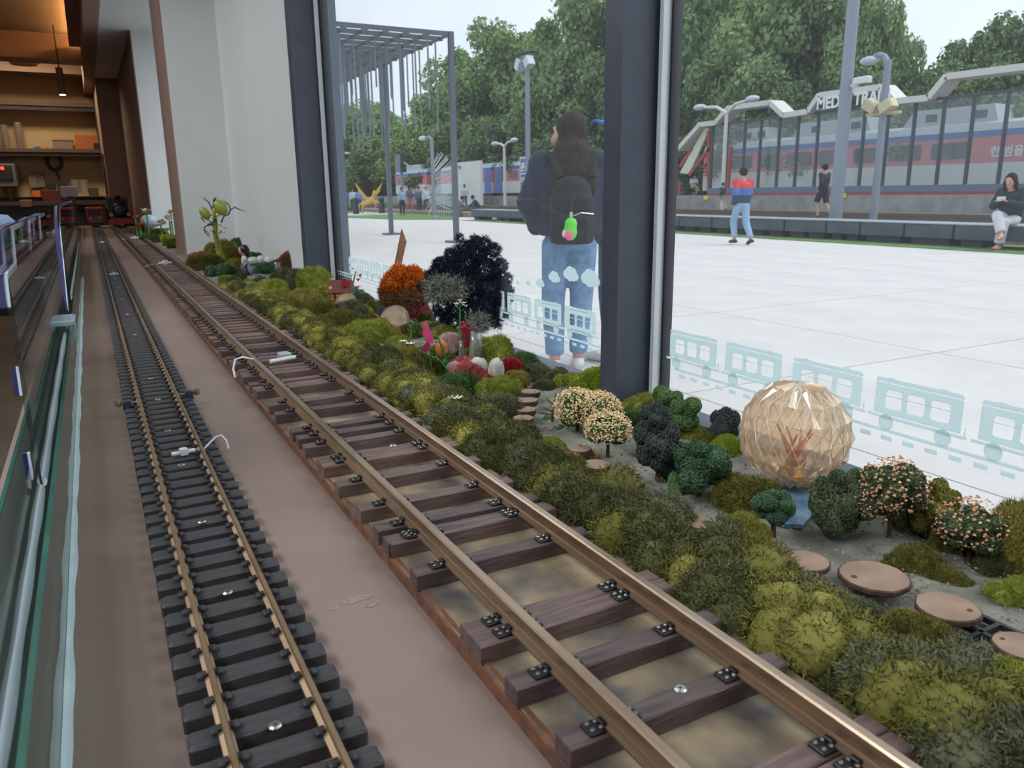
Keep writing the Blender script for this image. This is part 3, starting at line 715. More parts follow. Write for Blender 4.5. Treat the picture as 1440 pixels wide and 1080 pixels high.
for a in (
    # nearest bank, bottom right
    (1395, 1085, 70, 'dark', 'dark green moss mound in the bottom right corner'),
    (1425, 1010, 62, 'lime', 'lime moss mound at the right edge above the corner'),
    (1330, 1010, 58, 'olive', 'olive moss mound above the lowest sleeper ends', .8),
    (1285, 1075, 46, 'dark', 'dark moss mound touching the lowest two sleeper ends', .7),
    (1360, 960, 44, 'lime', 'lime moss mound beside the grating under the log slices', .8),
    (1265, 955, 50, 'grey', 'grey green moss mound with rounded head near lower right'),
    (1210, 985, 46, 'dark', 'dark moss mound beside the third sleeper end from below', .8),
    (1290, 905, 46, 'olive', 'olive moss mound in front of the largest log slice', .8),
    (1195, 890, 42, 'grey', 'ash grey lichen mound in front of the log slices', .85),
    (1150, 925, 46, 'dark', 'dark moss mound at the sleeper end with the silver screw', .8),
    (1120, 855, 44, 'grey', 'grey lichen mound right of the brightest lime moss', .9),
    (1075, 850, 44, 'bright', 'brightest lime moss mound beside the wide track', .7),
    (1060, 885, 38, 'dark', 'dark moss mound below the brightest lime moss', .7),
    (1040, 790, 34, 'yellow', 'tall pointed yellowish moss mound beside the small log slice', 1.75),
    (1000, 815, 40, 'olive', 'olive moss mound left of the tall pointed moss', .8),
    (960, 835, 34, 'dark', 'dark moss mound at the double sleeper end', .7),
    (940, 755, 34, 'yellow', 'yellow olive moss mound with peaked head below a log slice', 1.3),
    (905, 790, 38, 'grey', 'grey lichen mound beside the wide track below the peaked moss', .8),
    (880, 735, 36, 'dark', 'dark tangled moss mound left of the peaked moss', .9),
    (850, 765, 34, 'olive', 'olive moss mound touching the rail near the log slices', .7),
    (845, 700, 36, 'lime', 'lime tipped moss mound beside the white pebble', .8),
    (800, 720, 38, 'dark', 'dark moss mound right of the rail below the pebble', .8),
    (800, 675, 34, 'olive', 'olive moss mound left of the white pebble'),
    (768, 650, 26, 'lime', 'round lime moss dome left of the white pebble', 1.25),
    (742, 690, 36, 'grey', 'grey lichen mound at the rail left of the pebble', .75),
    (728, 640, 32, 'bright', 'large round bright moss dome beside the stepping discs', 1.1),
    (692, 660, 34, 'dark', 'dark moss mound below the bright round moss dome', .8),
    (690, 608, 24, 'lime', 'small round lime moss dome left of the grey one', 1.2),
    (700, 592, 34, 'grey', 'feathery grey green moss dome beside the stepping discs', .95),
    (648, 620, 34, 'olive', 'olive moss mound below the white star flower', .9),
    (632, 588, 34, 'dark', 'dark green moss mound left of the white star flower', 1.0),
    (600, 590, 32, 'olive', 'olive moss mound at the rail left of the white flower', .8),
    (640, 560, 32, 'green', 'green moss mound below the pink moss', .9),
    (588, 552, 32, 'dark', 'dark moss mound beside the rail below the butterfly', .9),
    (560, 540, 28, 'olive', 'olive moss mound left of the dark one below the butterfly', .9),
    (610, 535, 34, 'olive', 'broad olive moss mound under the orange flower', 1.1),
    (570, 515, 28, 'yellow', 'yellow green moss mound left of the butterfly stem', 1.0),
    (540, 525, 24, 'dark', 'low dark moss mound beside the rail near a flat disc', .7),
    (700, 560, 30, 'lime', 'lime moss mound right of the pink moss', .9),
    (722, 545, 22, 'yellow', 'yellow green moss mound below the crimson moss', 1.0),
    # behind, along the glass
    (695, 520, 34, 'lime', 'lime moss mound right of the clear tube by the glass', 1.2),
    (730, 528, 24, 'green', 'green moss mound between pink stone and glass', 1.1),
    (757, 533, 22, 'grey', 'grey green lichen mound by the glass left of the jeans', .9),
    (782, 537, 20, 'grey', 'smaller grey lichen mound by the glass under the jeans', .8),
    (800, 545, 20, 'lime', 'small lime moss mound by the glass under the shoes', .9),
    (835, 553, 34, 'bright', 'bright green moss dome against the dark window post', .95),
    (870, 570, 28, 'lime', 'lime moss mound in front of the dark window post', .8),
    (905, 578, 30, 'lime', 'pale lime moss mound at the foot of the window post', .8),
    (925, 592, 26, 'olive', 'olive moss mound right of the window post foot', 1.0),
    (900, 598, 24, 'green', 'mid green moss mound behind the slate tree', .8),
    (965, 615, 26, 'lime', 'lime moss mound under the paired green trees', .8),
    (1022, 640, 22, 'bright', 'bright lime moss mound left of the globe', 1.1),
    (1055, 715, 42, 'olive', 'brown olive moss mound in front of the globe', .95),
    (1280, 800, 34, 'olive', 'dark olive low moss mound behind the log slices', .8),
    (1320, 815, 30, 'olive', 'low olive moss mound under the flowering bush', .7),
    (1440, 800, 50, 'yellow', 'tall yellow olive moss mound at the right edge', 1.6),
    (1424, 850, 34, 'lime', 'lime green rounded moss mound right of the log slices', .95),
    (1352, 822, 14, 'olive', 'small olive moss mound beside the pierced log slice', .6),
    (990, 628, 20, 'olive', 'olive moss mound at the sill right of the twin tree', .9),
    (1004, 640, 16, 'grey', 'grey moss mound at the sill below the small slate tree', .8),
    (1200, 722, 24, 'olive', 'olive moss mound behind the globe right side', 1.2),
    (1275, 745, 26, 'grey', 'grey green moss mound at the sill behind flecked tree', 1.0),
    (1335, 775, 26, 'olive', 'olive moss mound at the sill beside the peach tree', 1.1),
    (1395, 800, 28, 'dark', 'dark moss mound at the sill near the right edge', 1.1),
    (668, 498, 18, 'olive', 'olive moss mound at the sill under the black tree', 1.0),
    (620, 470, 16, 'grey', 'grey moss mound at the sill left of the black tree', 1.0),
    (600, 455, 14, 'olive', 'olive moss mound at the sill right of the crimson bush', 1.0),
    (530, 440, 14, 'olive', 'olive moss mound at the sill left of the orange bush', 1.0),
    (512, 428, 12, 'grey', 'grey moss mound at the sill right of the house', 1.0),
    (855, 580, 16, 'grey', 'grey moss mound behind the cream trees', .8),
    (770, 548, 16, 'dark', 'dark moss mound left of the bare twig tree', .7),
    # middle mound and the far strip
    (560, 500, 22, 'lime', 'lime moss mound in front of the second stone', 1.1),
    (510, 490, 36, 'lime', 'broad lime moss mound beside the small stepping discs', 1.0),
    (535, 478, 26, 'yellow', 'yellow green moss mound between the two stones', 1.0),
    (478, 468, 26, 'olive', 'olive moss mound beside the farther stepping discs', 1.0),
    (452, 452, 26, 'olive', 'olive green moss mound left of the red flowers', 1.0),
    (492, 448, 22, 'grey', 'grey green moss mound under the red flowers', 1.0),
    (430, 435, 26, 'yellow', 'yellow moss mound on the far strip', 1.0),
    (400, 430, 24, 'yellow', 'yellow moss mound beyond the first yellow one', .9),
    (415, 408, 22, 'grey', 'grey green moss mound below the brown bush', 1.1),
    (445, 412, 26, 'lime', 'lime moss mound at the foot of the left window post', 1.2),
    (470, 425, 22, 'yellow', 'yellow moss mound left of the miniature house', 1.0),
    (380, 418, 22, 'lime', 'lime moss mound right of the girl figurine', 1.0),
    (395, 440, 14, 'grey', 'low grey moss tuft beside far rail near stepping discs', .7),
    (372, 425, 14, 'olive', 'low olive moss tuft beside far rail by figurine', .8),
    (350, 412, 13, 'grey', 'low grey moss tuft in front of figurine base', .8),
    (420, 462, 14, 'dark', 'low dark moss tuft between rail and stepping discs', .7),
    (450, 485, 16, 'grey', 'low grey moss tuft beside the last small stepping disc', .7),
    (490, 512, 18, 'dark', 'dark low moss tuft beside the lone flat disc', .7),
    (312, 372, 22, 'yellow', 'mossy foot of the mango ornament', 1.3),
    (290, 380, 20, 'olive', 'olive moss mound beside the plaster pier', 1.0),
    (320, 396, 12, 'bright', 'small bright moss tuft beside the far rail', .7),
    (330, 380, 14, 'yellow', 'yellow moss tuft left of the figurine', 1.0),
    (345, 386, 12, 'olive', 'olive tuft behind the figurine', .9),
    (365, 405, 14, 'grey', 'grey moss mound right of figurine base', .9),
    (398, 398, 16, 'olive', 'olive moss mound below the brown bush left side', 1.0),
    (428, 402, 16, 'green', 'green moss mound left of the left window post', 1.2),
    (520, 462, 16, 'olive', 'olive moss mound behind the broad lime one', 1.0),
    (505, 445, 16, 'lime', 'lime moss mound right of the first stub', .9),
    (600, 470, 16, 'lime', 'lime moss mound right of the second stub', 1.0),
    (628, 478, 18, 'yellow', 'yellow moss mound left of the burgundy flower', 1.1),
    (575, 475, 16, 'olive', 'olive moss mound under the larger stub', 1.1),
    (640, 500, 22, 'olive', 'olive moss mound at the foot of the green stalk', 1.2),
    (675, 505, 20, 'lime', 'lime moss mound at the foot of the clear tube', 1.0),
    (540, 505, 18, 'grey', 'grey green moss mound beside the mauve tuft', .9),
    (240, 345, 14, 'lime', 'lime moss mound past the plaster pier', 1.0),
    (225, 336, 12, 'olive', 'olive moss mound under the far orange flower', 1.0),
    (208, 325, 10, 'olive', 'farthest olive moss mound past the pier', 1.0),
): clump(*a)
for a in (
    (300, 372, 15, 'deep', 'dark green leafy bush under the mangoes', 1.0), (336, 358, 17, 'deep', 'dark green leafy bush behind the girl figurine', 1.1),
    (312, 388, 18, 'deep', 'dark green leafy bush left of the figurine skirt', .8), (356, 372, 14, 'deep', 'green leafy bush right of figurine head', 1.0),
    (372, 385, 15, 'deep', 'green leafy bush below the two eggs', .9), (392, 380, 13, 'deep', 'green leafy bush left of the brown bush', .9),
    (362, 362, 12, 'rose', 'dusty pink bush behind the eggs', 1.0), (408, 382, 19, 'brown', 'dry brown bush in front of the pale wall', 1.1),
    (375, 362, 9, 'deep', 'small green bush behind the eggs', 1.0), (276, 372, 13, 'rose', 'reddish moss bush against the plaster pier', 1.0),
    (496, 418, 14, 'deep', 'green leafy bush right of the miniature house', .9), (545, 448, 15, 'slate', 'slate grey bush left of the second stone', 1.1),
    (548, 438, 11, 'green', 'small green tuft under the orange bush', 1.0), (585, 448, 18, 'crimson', 'crimson moss bush under the orange bush', 1.1),
    (955, 692, 18, 'green', 'small bright green bush left of the round tree', 1.2), (912, 640, 14, 'green', 'green bush tucked behind the slate tree', 2.4),
    (800, 583, 7, 'green', 'tiny green tuft at the bare twig tree foot', .8), (770, 590, 8, 'green', 'tiny green tuft beside a stepping disc', .6), (786, 604, 8, 'green', 'tiny green tuft below the bare twig tree', .7),
): clump(*a[:5], hz=a[5], fam=MOSS if a[3] in ('brown', 'rose', 'crimson') else LEAFY, name='bush')

# little trees
m_bark = mat('dark_twig_bark', s2l(58, 44, 38), 0.85, c2=s2l(80, 62, 52), scale=200)
def tree(x, y, ch, cr, key, label, blossom=None, hz=1.0, crowns=None, tr=1.0, dens=0):
    cr = cr*1.27
    """trunk foot at (x, y); crown centre ch px above it, crown radius cr px"""
    p = P(x, y, .004); s = mpp(p); e = empty('miniature_tree', p, rnd.uniform(0, 6)); tag(e, label, 'tree', 'miniature trees by the window')
    H = ch*s; b = MB()
    b.tube([(0, 0, -.002), (.03*H, 0, H*.4), (0, .02*H, H)], [cr*s*.09*tr, cr*s*.07*tr, cr*s*.04], 7)
    for k in range(5):
        a = 2*PI*k/5 + .4; b.tube([(.02*H, 0, H*(.45+.05*k)), (math.cos(a)*cr*s*.3, math.sin(a)*cr*s*.3, H*.85), (math.cos(a)*cr*s*.6, math.sin(a)*cr*s*.6, H*1.05)], [cr*s*.05, cr*s*.035, cr*s*.015], 5)
    b.build('trunk', m_bark, e)
    for (dx, dy, dz, f) in (crowns or [(0, 0, 0, 1.0)]):
        k = rnd.randrange(5); r = cr*s*f
        o = inst('crown', CROWN[k], pm(key), e, (dx*cr*s, dy*cr*s, H + dz*cr*s), (0, 0, rnd.uniform(0, 6)), (r, r, r*hz))
        if blossom:
            inst('blossom', BLOSSOM[0 if blossom == 'cream' else 1], pm(blossom), o, (0, 0, .05), (0, 0, 1), (1.0, 1.0, 1.0))
    return e
# the right camera axis in the shelf plane, for crowns set side by side
tree(812, 606, 32, 27, 'green', 'cream blossomed tree left of the pair by the twig tree', 'cream', .85)
tree(842, 606, 26, 27, 'green', 'cream blossomed tree nearer the window post', 'cream', .9)
tree(854, 644, 38, 27, 'green', 'cream blossomed tree standing on its own beside a log slice', 'cream', .75, [(0, 0, .1, 1.0), (-.6, .5, -1.0, .45)])
tree(925, 672, 46, 34, 'slate', 'tall slate grey tree behind the log slices', None, 1.2, [(0, 0, .2, .95), (-.35, .25, -.65, .8), (.1, -.1, 1.0, .55)])
tree(955, 614, 38, 26, 'green', 'green twin-crowned tree left of its darker neighbour', None, 1.05, [(-.2, .2, 0, .9), (.55, -.45, .25, .85)])
tree(1018, 622, 26, 20, 'slate', 'small dark slate tree left of the globe', None, 1.25)
tree(982, 698, 46, 38, 'deep', 'round dark green tree left of the globe', None, .95)
tree(1087, 756, 44, 30, 'deep', 'green tree with bare trunk in front of the globe', None, .85, [(-.2, .2, .2, .9), (.4, -.3, 0, .75)], 1.3)
tree(1170, 752, 48, 34, 'spruce', 'grey green tree right of the globe', None, 1.35)
tree(1212, 732, 50, 26, 'spruce', 'narrow grey green tree behind the one right of globe', None, 1.2)
tree(1250, 756, 72, 38, 'spruce', 'grey green tree with orange flecks and thin trunk', 'peach', .9, [(0, 0, 0, 1.0), (.5, -.3, -.35, .7)], .8)
tree(1308, 752, 42, 34, 'olive', 'olive bushy tree against the glass', None, 1.15)
tree(1360, 790, 52, 38, 'spruce', 'tree with peach blossom crown near right edge', 'peach', .85)
# bare twig tree
p = P(777, 593, .004); s = mpp(p); b = MB()
b.tube([(0, 0, 0), (.02*s, 0, 14*s), (3*s, 0, 30*s), (5*s, 0, 42*s)], [2.2*s, 1.8*s, 1.3*s, .5*s], 6)
for (z0, dx, dz) in ((14, -14, 8), (20, 9, 12), (24, -9, 12), (10, -22, 3)):
    b.tube([(1*s, 0, z0*s), (dx*.6*s, 2*s, (z0+dz*.5)*s), (dx*s, 3*s, (z0+dz)*s)], [1.3*s, 1.0*s, .4*s], 5)
o = b.build('twig_tree', m_bark); o.location = p; o.rotation_euler = (0, 0, -.45); tag(o, 'bare dark twig tree beside the stepping discs', 'tree')

# ------------------------------------------------------------------ log slices
m_cut = mat('sawn_wood_face', s2l(150, 126, 108), 0.75, c2=s2l(130, 106, 90), scale=40, bump=.2)
m_barkr = mat('slice_bark', s2l(84, 58, 44), 0.9, c2=s2l(60, 42, 34), scale=120, bump=.5)
m_hole = mat('drilled_hole', s2l(92, 50, 34), 0.8)
def slice_(x, y, rpx, label, thick=.006, top=.018, tilt=0.0, hole=True, grp='log slice stepping stones'):
    p = P(x, y, top); r = rpx*mpp(p); q = random.Random(int(x*7+y)); n = 20
    wob = [1 + q.uniform(-.03, .03) for _ in range(n)]
    e = empty('log_slice', (p.x, p.y, top - thick), q.uniform(0, 6)); tag(e, label, 'wood disc', grp)
    MB().lathe([(r*.93, 0), (r, thick*.3), (r, thick*.85), (r*.95, thick-.0003)], n=n, wob=wob).build('bark_rim', m_barkr, e)
    MB().lathe([(r*.94, thick-.0006), (r*.94, thick), (.0005, thick+.0003)], n=n, wob=wob).build('cut_face', m_cut, e)
    if hole: MB().lathe([(.0001, 0), (r*.085, 0), (r*.085, .0004), (.0001, .0004)], (r*.62, 0, thick+.0002), 10).build('drilled_hole', m_hole, e)
    e.rotation_euler = (tilt, tilt*.4, e.rotation_euler[2])
    return e
names = ['log slice at the right edge over the dark grating', 'oval log slice with hole right of the largest one', 'largest log slice in the garden strip', 'log slice right of the bright lime moss',
         'log slice left of the tall pointed moss', 'log slice partly behind the peaked moss', 'pale log slice between slate tree and rail', 'log slice under the lone blossomed tree', 'flat grey log slice left of lone blossomed tree',
         'nearest of four small stepping discs by the grey moss', 'second of four stepping discs by the grey moss', 'third of four stepping discs by the grey moss', 'farthest of four stepping discs by the grey moss']
for (x, y, r), lab in zip(((1436, 907, 37), (1333, 852, 43), (1229, 809, 48), (1133, 788, 33), (984, 734, 23), (922, 703, 21), (885, 677, 21), (838, 652.5, 20.5), (815, 630, 17), (736, 587, 15), (739, 575, 15), (742, 562, 15), (746, 550, 14)), names):
    slice_(x, y, r, lab, .007 if y < 760 else .005, .020 if y < 760 else .018)
for k, (x, y, r) in enumerate(((506, 503, 14), (474, 482, 11), (467, 476, 13), (457, 470.5, 13), (447.6, 464.5, 12), (437, 458.5, 11), (429, 453, 10), (422, 448.5, 10), (415, 444, 9), (408, 439.5, 8.5), (400, 435, 8), (392, 430, 8), (385, 425.5, 7), (378, 421, 7))):
    slice_(x, y, r, ['lone flat disc half hidden by moss near the rail', 'grey stepping disc nearest of the far row', 'second stepping disc of the far row', 'third stepping disc of the far row', 'fourth stepping disc of the far row', 'fifth stepping disc of the far row', 'sixth stepping disc of the far row', 'seventh stepping disc of the far row', 'eighth stepping disc of the far row', 'ninth stepping disc of the far row', 'tenth stepping disc of the far row', 'eleventh stepping disc of the far row', 'twelfth stepping disc of the far row', 'last stepping disc of the far row before the figurine'][k], .004, .010, 0, False, 'small stepping discs of the far row')
# dark grating under the right slices
m_grid = mat('black_grating', s2l(34, 36, 38), 0.5)
e = empty('plastic_grating', P(1395, 925, .006)); tag(e, 'black plastic grating under the right log slices', 'grating')
for i in range(5):
    MB().box(-.045, .035, -.05 + i*.022, -.047 + i*.022, 0, .004).build('bar', m_grid, e)
    MB().box(-.045 + i*.02, -.042 + i*.02, -.05, .041, 0, .004).build('bar', m_grid, e)
# ------------------------------------------------------------------ cut glass globe
gc = Vector((0.573, 0.508, 0.0575)); gr = 0.0512
m_amber = glass_mat('amber_cut_glass', (1.0, 0.86, 0.70), 0.02, 1.45)
m_cut_glass = pane_mat('amber_sheet_glass', (1.0, 0.90, 0.78), 1.6, haze=0.22, hazecol=(1.0, 0.78, 0.58), gain=2.4)
_nt = m_cut_glass.node_tree; _rf = _nt.nodes.new('ShaderNodeBsdfRefraction'); _rf.inputs['IOR'].default_value = 1.3; _rf.inputs['Color'].default_value = (1, .86, .70, 1); _rf.inputs['Roughness'].default_value = .0
_mx = _nt.nodes.new('ShaderNodeMixShader'); _mx.inputs[0].default_value = .12
_o = [n_ for n_ in _nt.nodes if n_.type == 'OUTPUT_MATERIAL'][0]; _src = _o.inputs['Surface'].links[0].from_socket
_nt.links.new(_src, _mx.inputs[1]); _nt.links.new(_rf.outputs[0], _mx.inputs[2]); _nt.links.new(_mx.outputs[0], _o.inputs['Surface'])
gl = empty('glass_globe', (gc.x, gc.y, gc.z - gr)); tag(gl, 'round amber cut glass globe with diamond facets beside the window', 'glass globe')
b = MB(); rows, n = 8, 18; ring = []
th = [PI*(0.03 + 0.94*j/(rows)) for j in range(rows+1)]
def sp(t, ph, r): return (r*math.sin(t)*math.cos(ph), r*math.sin(t)*math.sin(ph), r*math.cos(t) + gr)
def lat(j, i): return sp(th[j], 2*PI*(i + .5*(j % 2))/n, gr*.975)
for j in range(rows+1):
    for i in range(n):
        if 1 <= j <= rows-1:
            o_ = (j % 2)
            top = lat(j-1, i if o_ == 0 else i+1) if False else sp(th[j-1], 2*PI*(i + .5*(j % 2) + .5)/n, gr*.975)
            l_, r2 = lat(j, i), lat(j, i+1)
            bot = sp(th[j+1], 2*PI*(i + .5*(j % 2) + .5)/n, gr*.975)
            c_ = sp(th[j], 2*PI*(i + .5*(j % 2) + .5)/n, gr*1.04)
            b.add([top, l_, bot, r2, c_], [(0, 1, 4), (1, 2, 4), (2, 3, 4), (3, 0, 4)])
b.lathe([(gr*.975*math.sin(th[1]), gr + gr*.975*math.cos(th[1])), (gr*.975*math.sin(th[0]), gr*1.985)], n=n)
me = b.mesh('facets'); bm = bmesh.new(); bm.from_mesh(me); bmesh.ops.remove_doubles(bm, verts=bm.verts, dist=1e-5); bmesh.ops.recalc_face_normals(bm, faces=bm.faces); bm.to_mesh(me); bm.free()
obj('faceted_shell', me, m_cut_glass, gl)
b = MB(); b.smooth = True; b.ball((0, 0, gr), gr*.90, 40, 24); me = b.mesh('inner_wall')
bm = bmesh.new(); bm.from_mesh(me); bmesh.ops.remove_doubles(bm, verts=bm.verts, dist=1e-5); bmesh.ops.recalc_face_normals(bm, faces=bm.faces); bmesh.ops.reverse_faces(bm, faces=bm.faces); bm.to_mesh(me); bm.free()
obj('inner_wall', me, pane_mat('clear_inner_glass', (1, .96, .9), 1.3), gl)
m_orange = mat('orange_sprig', s2l(224, 110, 30), 0.5); m_gold = mat('gold_ornament', s2l(198, 158, 90), 0.3, metal=.8)
rg = MB()
for j in range(rows+1):
    for i in range(n):
        a_ = Vector(lat(j, i))
        if j < rows:
            for dph in (-.5, .5): rg.tube([a_, sp(th[j+1], 2*PI*(i + .5*(j % 2) + dph)/n, gr*.975)], .00042, 4, caps=False)
rg.build('cut_ridges', mat('painted_edge_glint', s2l(250, 232, 206), .1, spec=1.0), gl)  # pale tubes along the cuts, edge glints put into their colour
e = empty('orange_sprig', (gc.x, gc.y, gc.z - gr*.86)); tag(e, 'small orange sprig with gold foot inside the glass globe', 'ornament')
MB().lathe([(.012, 0), (.014, .004), (.006, .012), (.010, .020), (.0002, .024)], n=14).build('foot', m_gold, e)
b = MB()
for k in range(7):
    a = k*.9; b.tube([(0, 0, .015), (.008*math.cos(a), .008*math.sin(a), .032), (.017*math.cos(a+.4), .017*math.sin(a+.4), .044 + .004*(k % 3))], [.0022, .0016, .0008], 5)
b.build('branch', m_orange, e)

# ------------------------------------------------------------------ stones, wood stubs
m_stone = mat('white_stone', s2l(196, 192, 186), 0.8, c2=s2l(160, 154, 148), scale=90, bump=.6)
m_stub = mat('stub_bark', s2l(128, 110, 92), 0.9, c2=s2l(92, 78, 66), scale=80, bump=.8)
m_face = mat('stub_face', s2l(172, 152, 130), 0.8, c2=s2l(142, 122, 102), scale=50)
def stone(x, y, rx, rz, z, label, name='white_stone', m=None, jit=.07, ry=None):
    p = P(x, y, z); s = mpp(p); b = MB(); b.smooth = True
    b.ball((0, 0, 0), 1.0, 14, 10, (rx*s, (ry or rx)*s, rz*s), None, jit, int(x))
    o = b.build(name, m or m_stone); o.location = p; o.rotation_euler = (0, 0, -.5); tag(o, label, 'stone', 'pale stones in the garden strip'); return o
stone(807, 645, 10, 9, .012, 'white pebble beside the log slice under the blossomed tree', jit=.12)
stone(672, 516, 14, 14, .035, 'white rounded stone half buried in pink moss')
stone(698, 520, 12, 17, .035, 'pale knobbly stone with pointed tip right of the pink moss')
stone(356, 367, 9, 6, .02, 'pale green egg shaped stone behind the leafy bush', m=mat('celadon_stone', s2l(196, 204, 190), .4), jit=0)
stone(367, 365, 6, 6, .03, 'left of the two white eggs', 'white_egg', mat('egg_shell', s2l(214, 216, 214), .4), 0)
stone(378, 366, 6.5, 5.5, .03, 'right of the two white eggs', 'white_egg', mat('egg_shell', s2l(214, 216, 214), .4), 0)
def stub(x, y, r, z, label):
    p = P(x, y, z); s = mpp(p); e = empty('wood_stub', p, -.45); tag(e, label, 'wood stub', 'wood stubs on the moss')
    q = random.Random(int(x)); n = 20; wob = [1 + q.uniform(-.07, .07) for _ in range(n)]
    o = MB().lathe([(r*s*.9, 0), (r*s, r*s*.15), (r*s*.97, r*s*.75), (r*s*.9, r*s*.85)], n=n, wob=wob).build('bark', m_stub, e); o.rotation_euler = (1.25, 0, 0)
    f = MB().lathe([(r*s*.88, r*s*.84), (r*s*.86, r*s*.87), (r*s*.3, r*s*.885), (.0002, r*s*.87)], n=n, wob=wob).build('cut_face', m_face, e); f.rotation_euler = (1.25, 0, 0)
    return e
stub(489, 430, 16, .022, 'round wood stub in front of the red flowers')
stub(557, 452, 21, .03, 'larger round wood stub below the orange bush')

# ------------------------------------------------------------------ black preserved tree
def needles(g, n, c, r, L, W, sc=(1, 1, 1)):
    u = norm(g.normal(0, 1, (n, 3))); pts = np.array(c) + u*np.array(sc)*r*g.uniform(.2, .55, (n, 1)); return fronds(g, pts, u, L, W, .35)
p = P(659, 470, .03); s = mpp(p); e = empty('black_foliage_tree', p); tag(e, 'tall black preserved foliage tree with grey tufts by the window', 'tree')
MB().tube([(0, 0, -30*s), (2*s, 0, 0), (0, 0, 30*s), (-4*s, 0, 70*s)], [5*s, 4*s, 3.5*s, 2*s], 8).build('trunk', m_bark, e)
ux = Vector((r_[0], r_[1], 0)).normalized()
def cam_off(dx, dz, dy=0.0): return (ux.x*dx*s + dy*s, ux.y*dx*s, dz*s)
g = np.random.default_rng(9); lob = []
for (dx, dz, r) in ((-8, 100, 26), (-32, 88, 20), (-48, 80, 12), (12, 112, 18), (22, 90, 26), (8, 70, 26), (34, 62, 22), (26, 40, 20), (40, 36, 13), (8, 34, 18), (-20, 34, 16), (-32, 26, 10), (0, 120, 13), (44, 74, 12), (38, 20, 10), (0, 16, 12), (-12, 62, 15)):
    q = cam_off(dx, dz, g.uniform(-6, 10)); lob.append((*q, r*s*.52)); lob += [(*cam_off(dx + g.uniform(-1, 1)*r, dz + g.uniform(-1, 1)*r, g.uniform(-10, 10)), r*s*.27) for _ in range(9)]
V, T = cluster(g, lob, 32000, 'frond', 7*s, 1.1*s, lo=-9, core=False)
obj('foliage', np_mesh('foliage', V, T), pm('navy'), e)
for (dx, dz, r, lab) in ((-26, 64, 26, 'pale grey needle tuft'), (27, 18, 15, 'pale grey needle tuft'), (-2, 66, 18, 'pale grey needle tuft')):
    V, T = needles(g, 900, cam_off(dx, dz, -14), r*s, 15*s, 1.2*s); o = obj('needle_tuft', np_mesh('needle_tuft', V, T), pm('ash'), e); o['label'] = lab

# ------------------------------------------------------------------ orange bush with a wooden stake
p = P(567, 436, .04); s = mpp(p); e = empty('orange_bush', p); tag(e, 'orange and brown preserved moss bush by the glass', 'bush')
g = np.random.default_rng(10)
lob = [(*cam_off(dx, dz, g.uniform(-6, 6)), r*s) for dx, dz, r in ((8, 40, 17), (-8, 38, 15), (22, 34, 14), (0, 50, 12), (16, 48, 12), (28, 44, 9), (-20, 32, 11))]
V, T = cluster(g, lob, 5000, 'frond', 6*s, 1.4*s, lo=-9); obj('orange_top', np_mesh('orange_top', V, T), pm('orange'), e)
lob = [(*cam_off(dx, dz, g.uniform(-6, 6)), r*s) for dx, dz, r in ((0, 22, 18), (-16, 20, 15), (18, 22, 15), (-24, 24, 8), (26, 22, 9), (4, 12, 14))]
V, T = cluster(g, lob, 5000, 'frond', 7*s, 1.3*s, lo=-9); obj('brown_base', np_mesh('brown_base', V, T), pm('brown'), e)
MB().tube([(0, 0, -.035), (0, 0, 16*s)], [5*s, 4*s], 7).build('stem', m_bark, e)
m_stake = mat('bare_stake_wood', s2l(140, 96, 66), 0.7, c2=s2l(118, 78, 54), scale=30, stretch=(4, 4, 1))
a, t1, t2 = P(557, 408, .06), None, None
Yk = a.y - .01
pts = [PY(x, y, Yk) for x, y in ((550, 398), (557, 402), (571, 341), (566, 322), (561, 332))]
b = MB(); b.prism([(p_.x, p_.z) for p_ in [PY(549, 402, Yk), PY(557, 404, Yk), PY(571.5, 340, Yk), PY(565, 322, Yk)]][::-1], 'y', Yk - .002, Yk + .003)
o = b.build('wooden_stake', m_stake, recalc=True); tag(o, 'pointed wooden stake leaning out of the orange bush', 'stake')

# ------------------------------------------------------------------ miniature house
m_roof = mat('maroon_roof', s2l(112, 52, 48), 0.6, c2=s2l(92, 42, 40), scale=80); m_hw = mat('house_wall', s2l(186, 122, 62), 0.7); m_red = mat('red_paint', s2l(150, 34, 34), 0.5)
p = P(482, 415, .03); s = mpp(p); e = empty('miniature_house', p, -.55); tag(e, 'miniature house with maroon roof and red chimney box', 'model house')
MB().box(-14*s, 12*s, -8*s, 8*s, -6*s, 6*s).build('walls', m_hw, e)
MB().prism([(-12*s, 5*s), (12*s, 5*s), (0, 21*s)], 'x', -17*s, 15*s).build('roof', m_roof, e, recalc=True)
MB().box(2*s, 9*s, -9*s, -3*s, 12*s, 24*s).build('dormer', m_red, e)
for xx in (-9, 0, 7): MB().box((xx-1.6)*s, (xx+1.6)*s, -8.4*s, -7.8*s, -4*s, 3*s).build('window', mat('dark_pane', s2l(40, 36, 40), .3), e)
for k in range(3): MB().ball((-15*s, (-6+k*6)*s, (10+k*5)*s), 3.4*s, 8, 6, jit=.2, seed=k).build('flower_knob', mat('ochre_flower', s2l(196, 140, 66), .7), e)

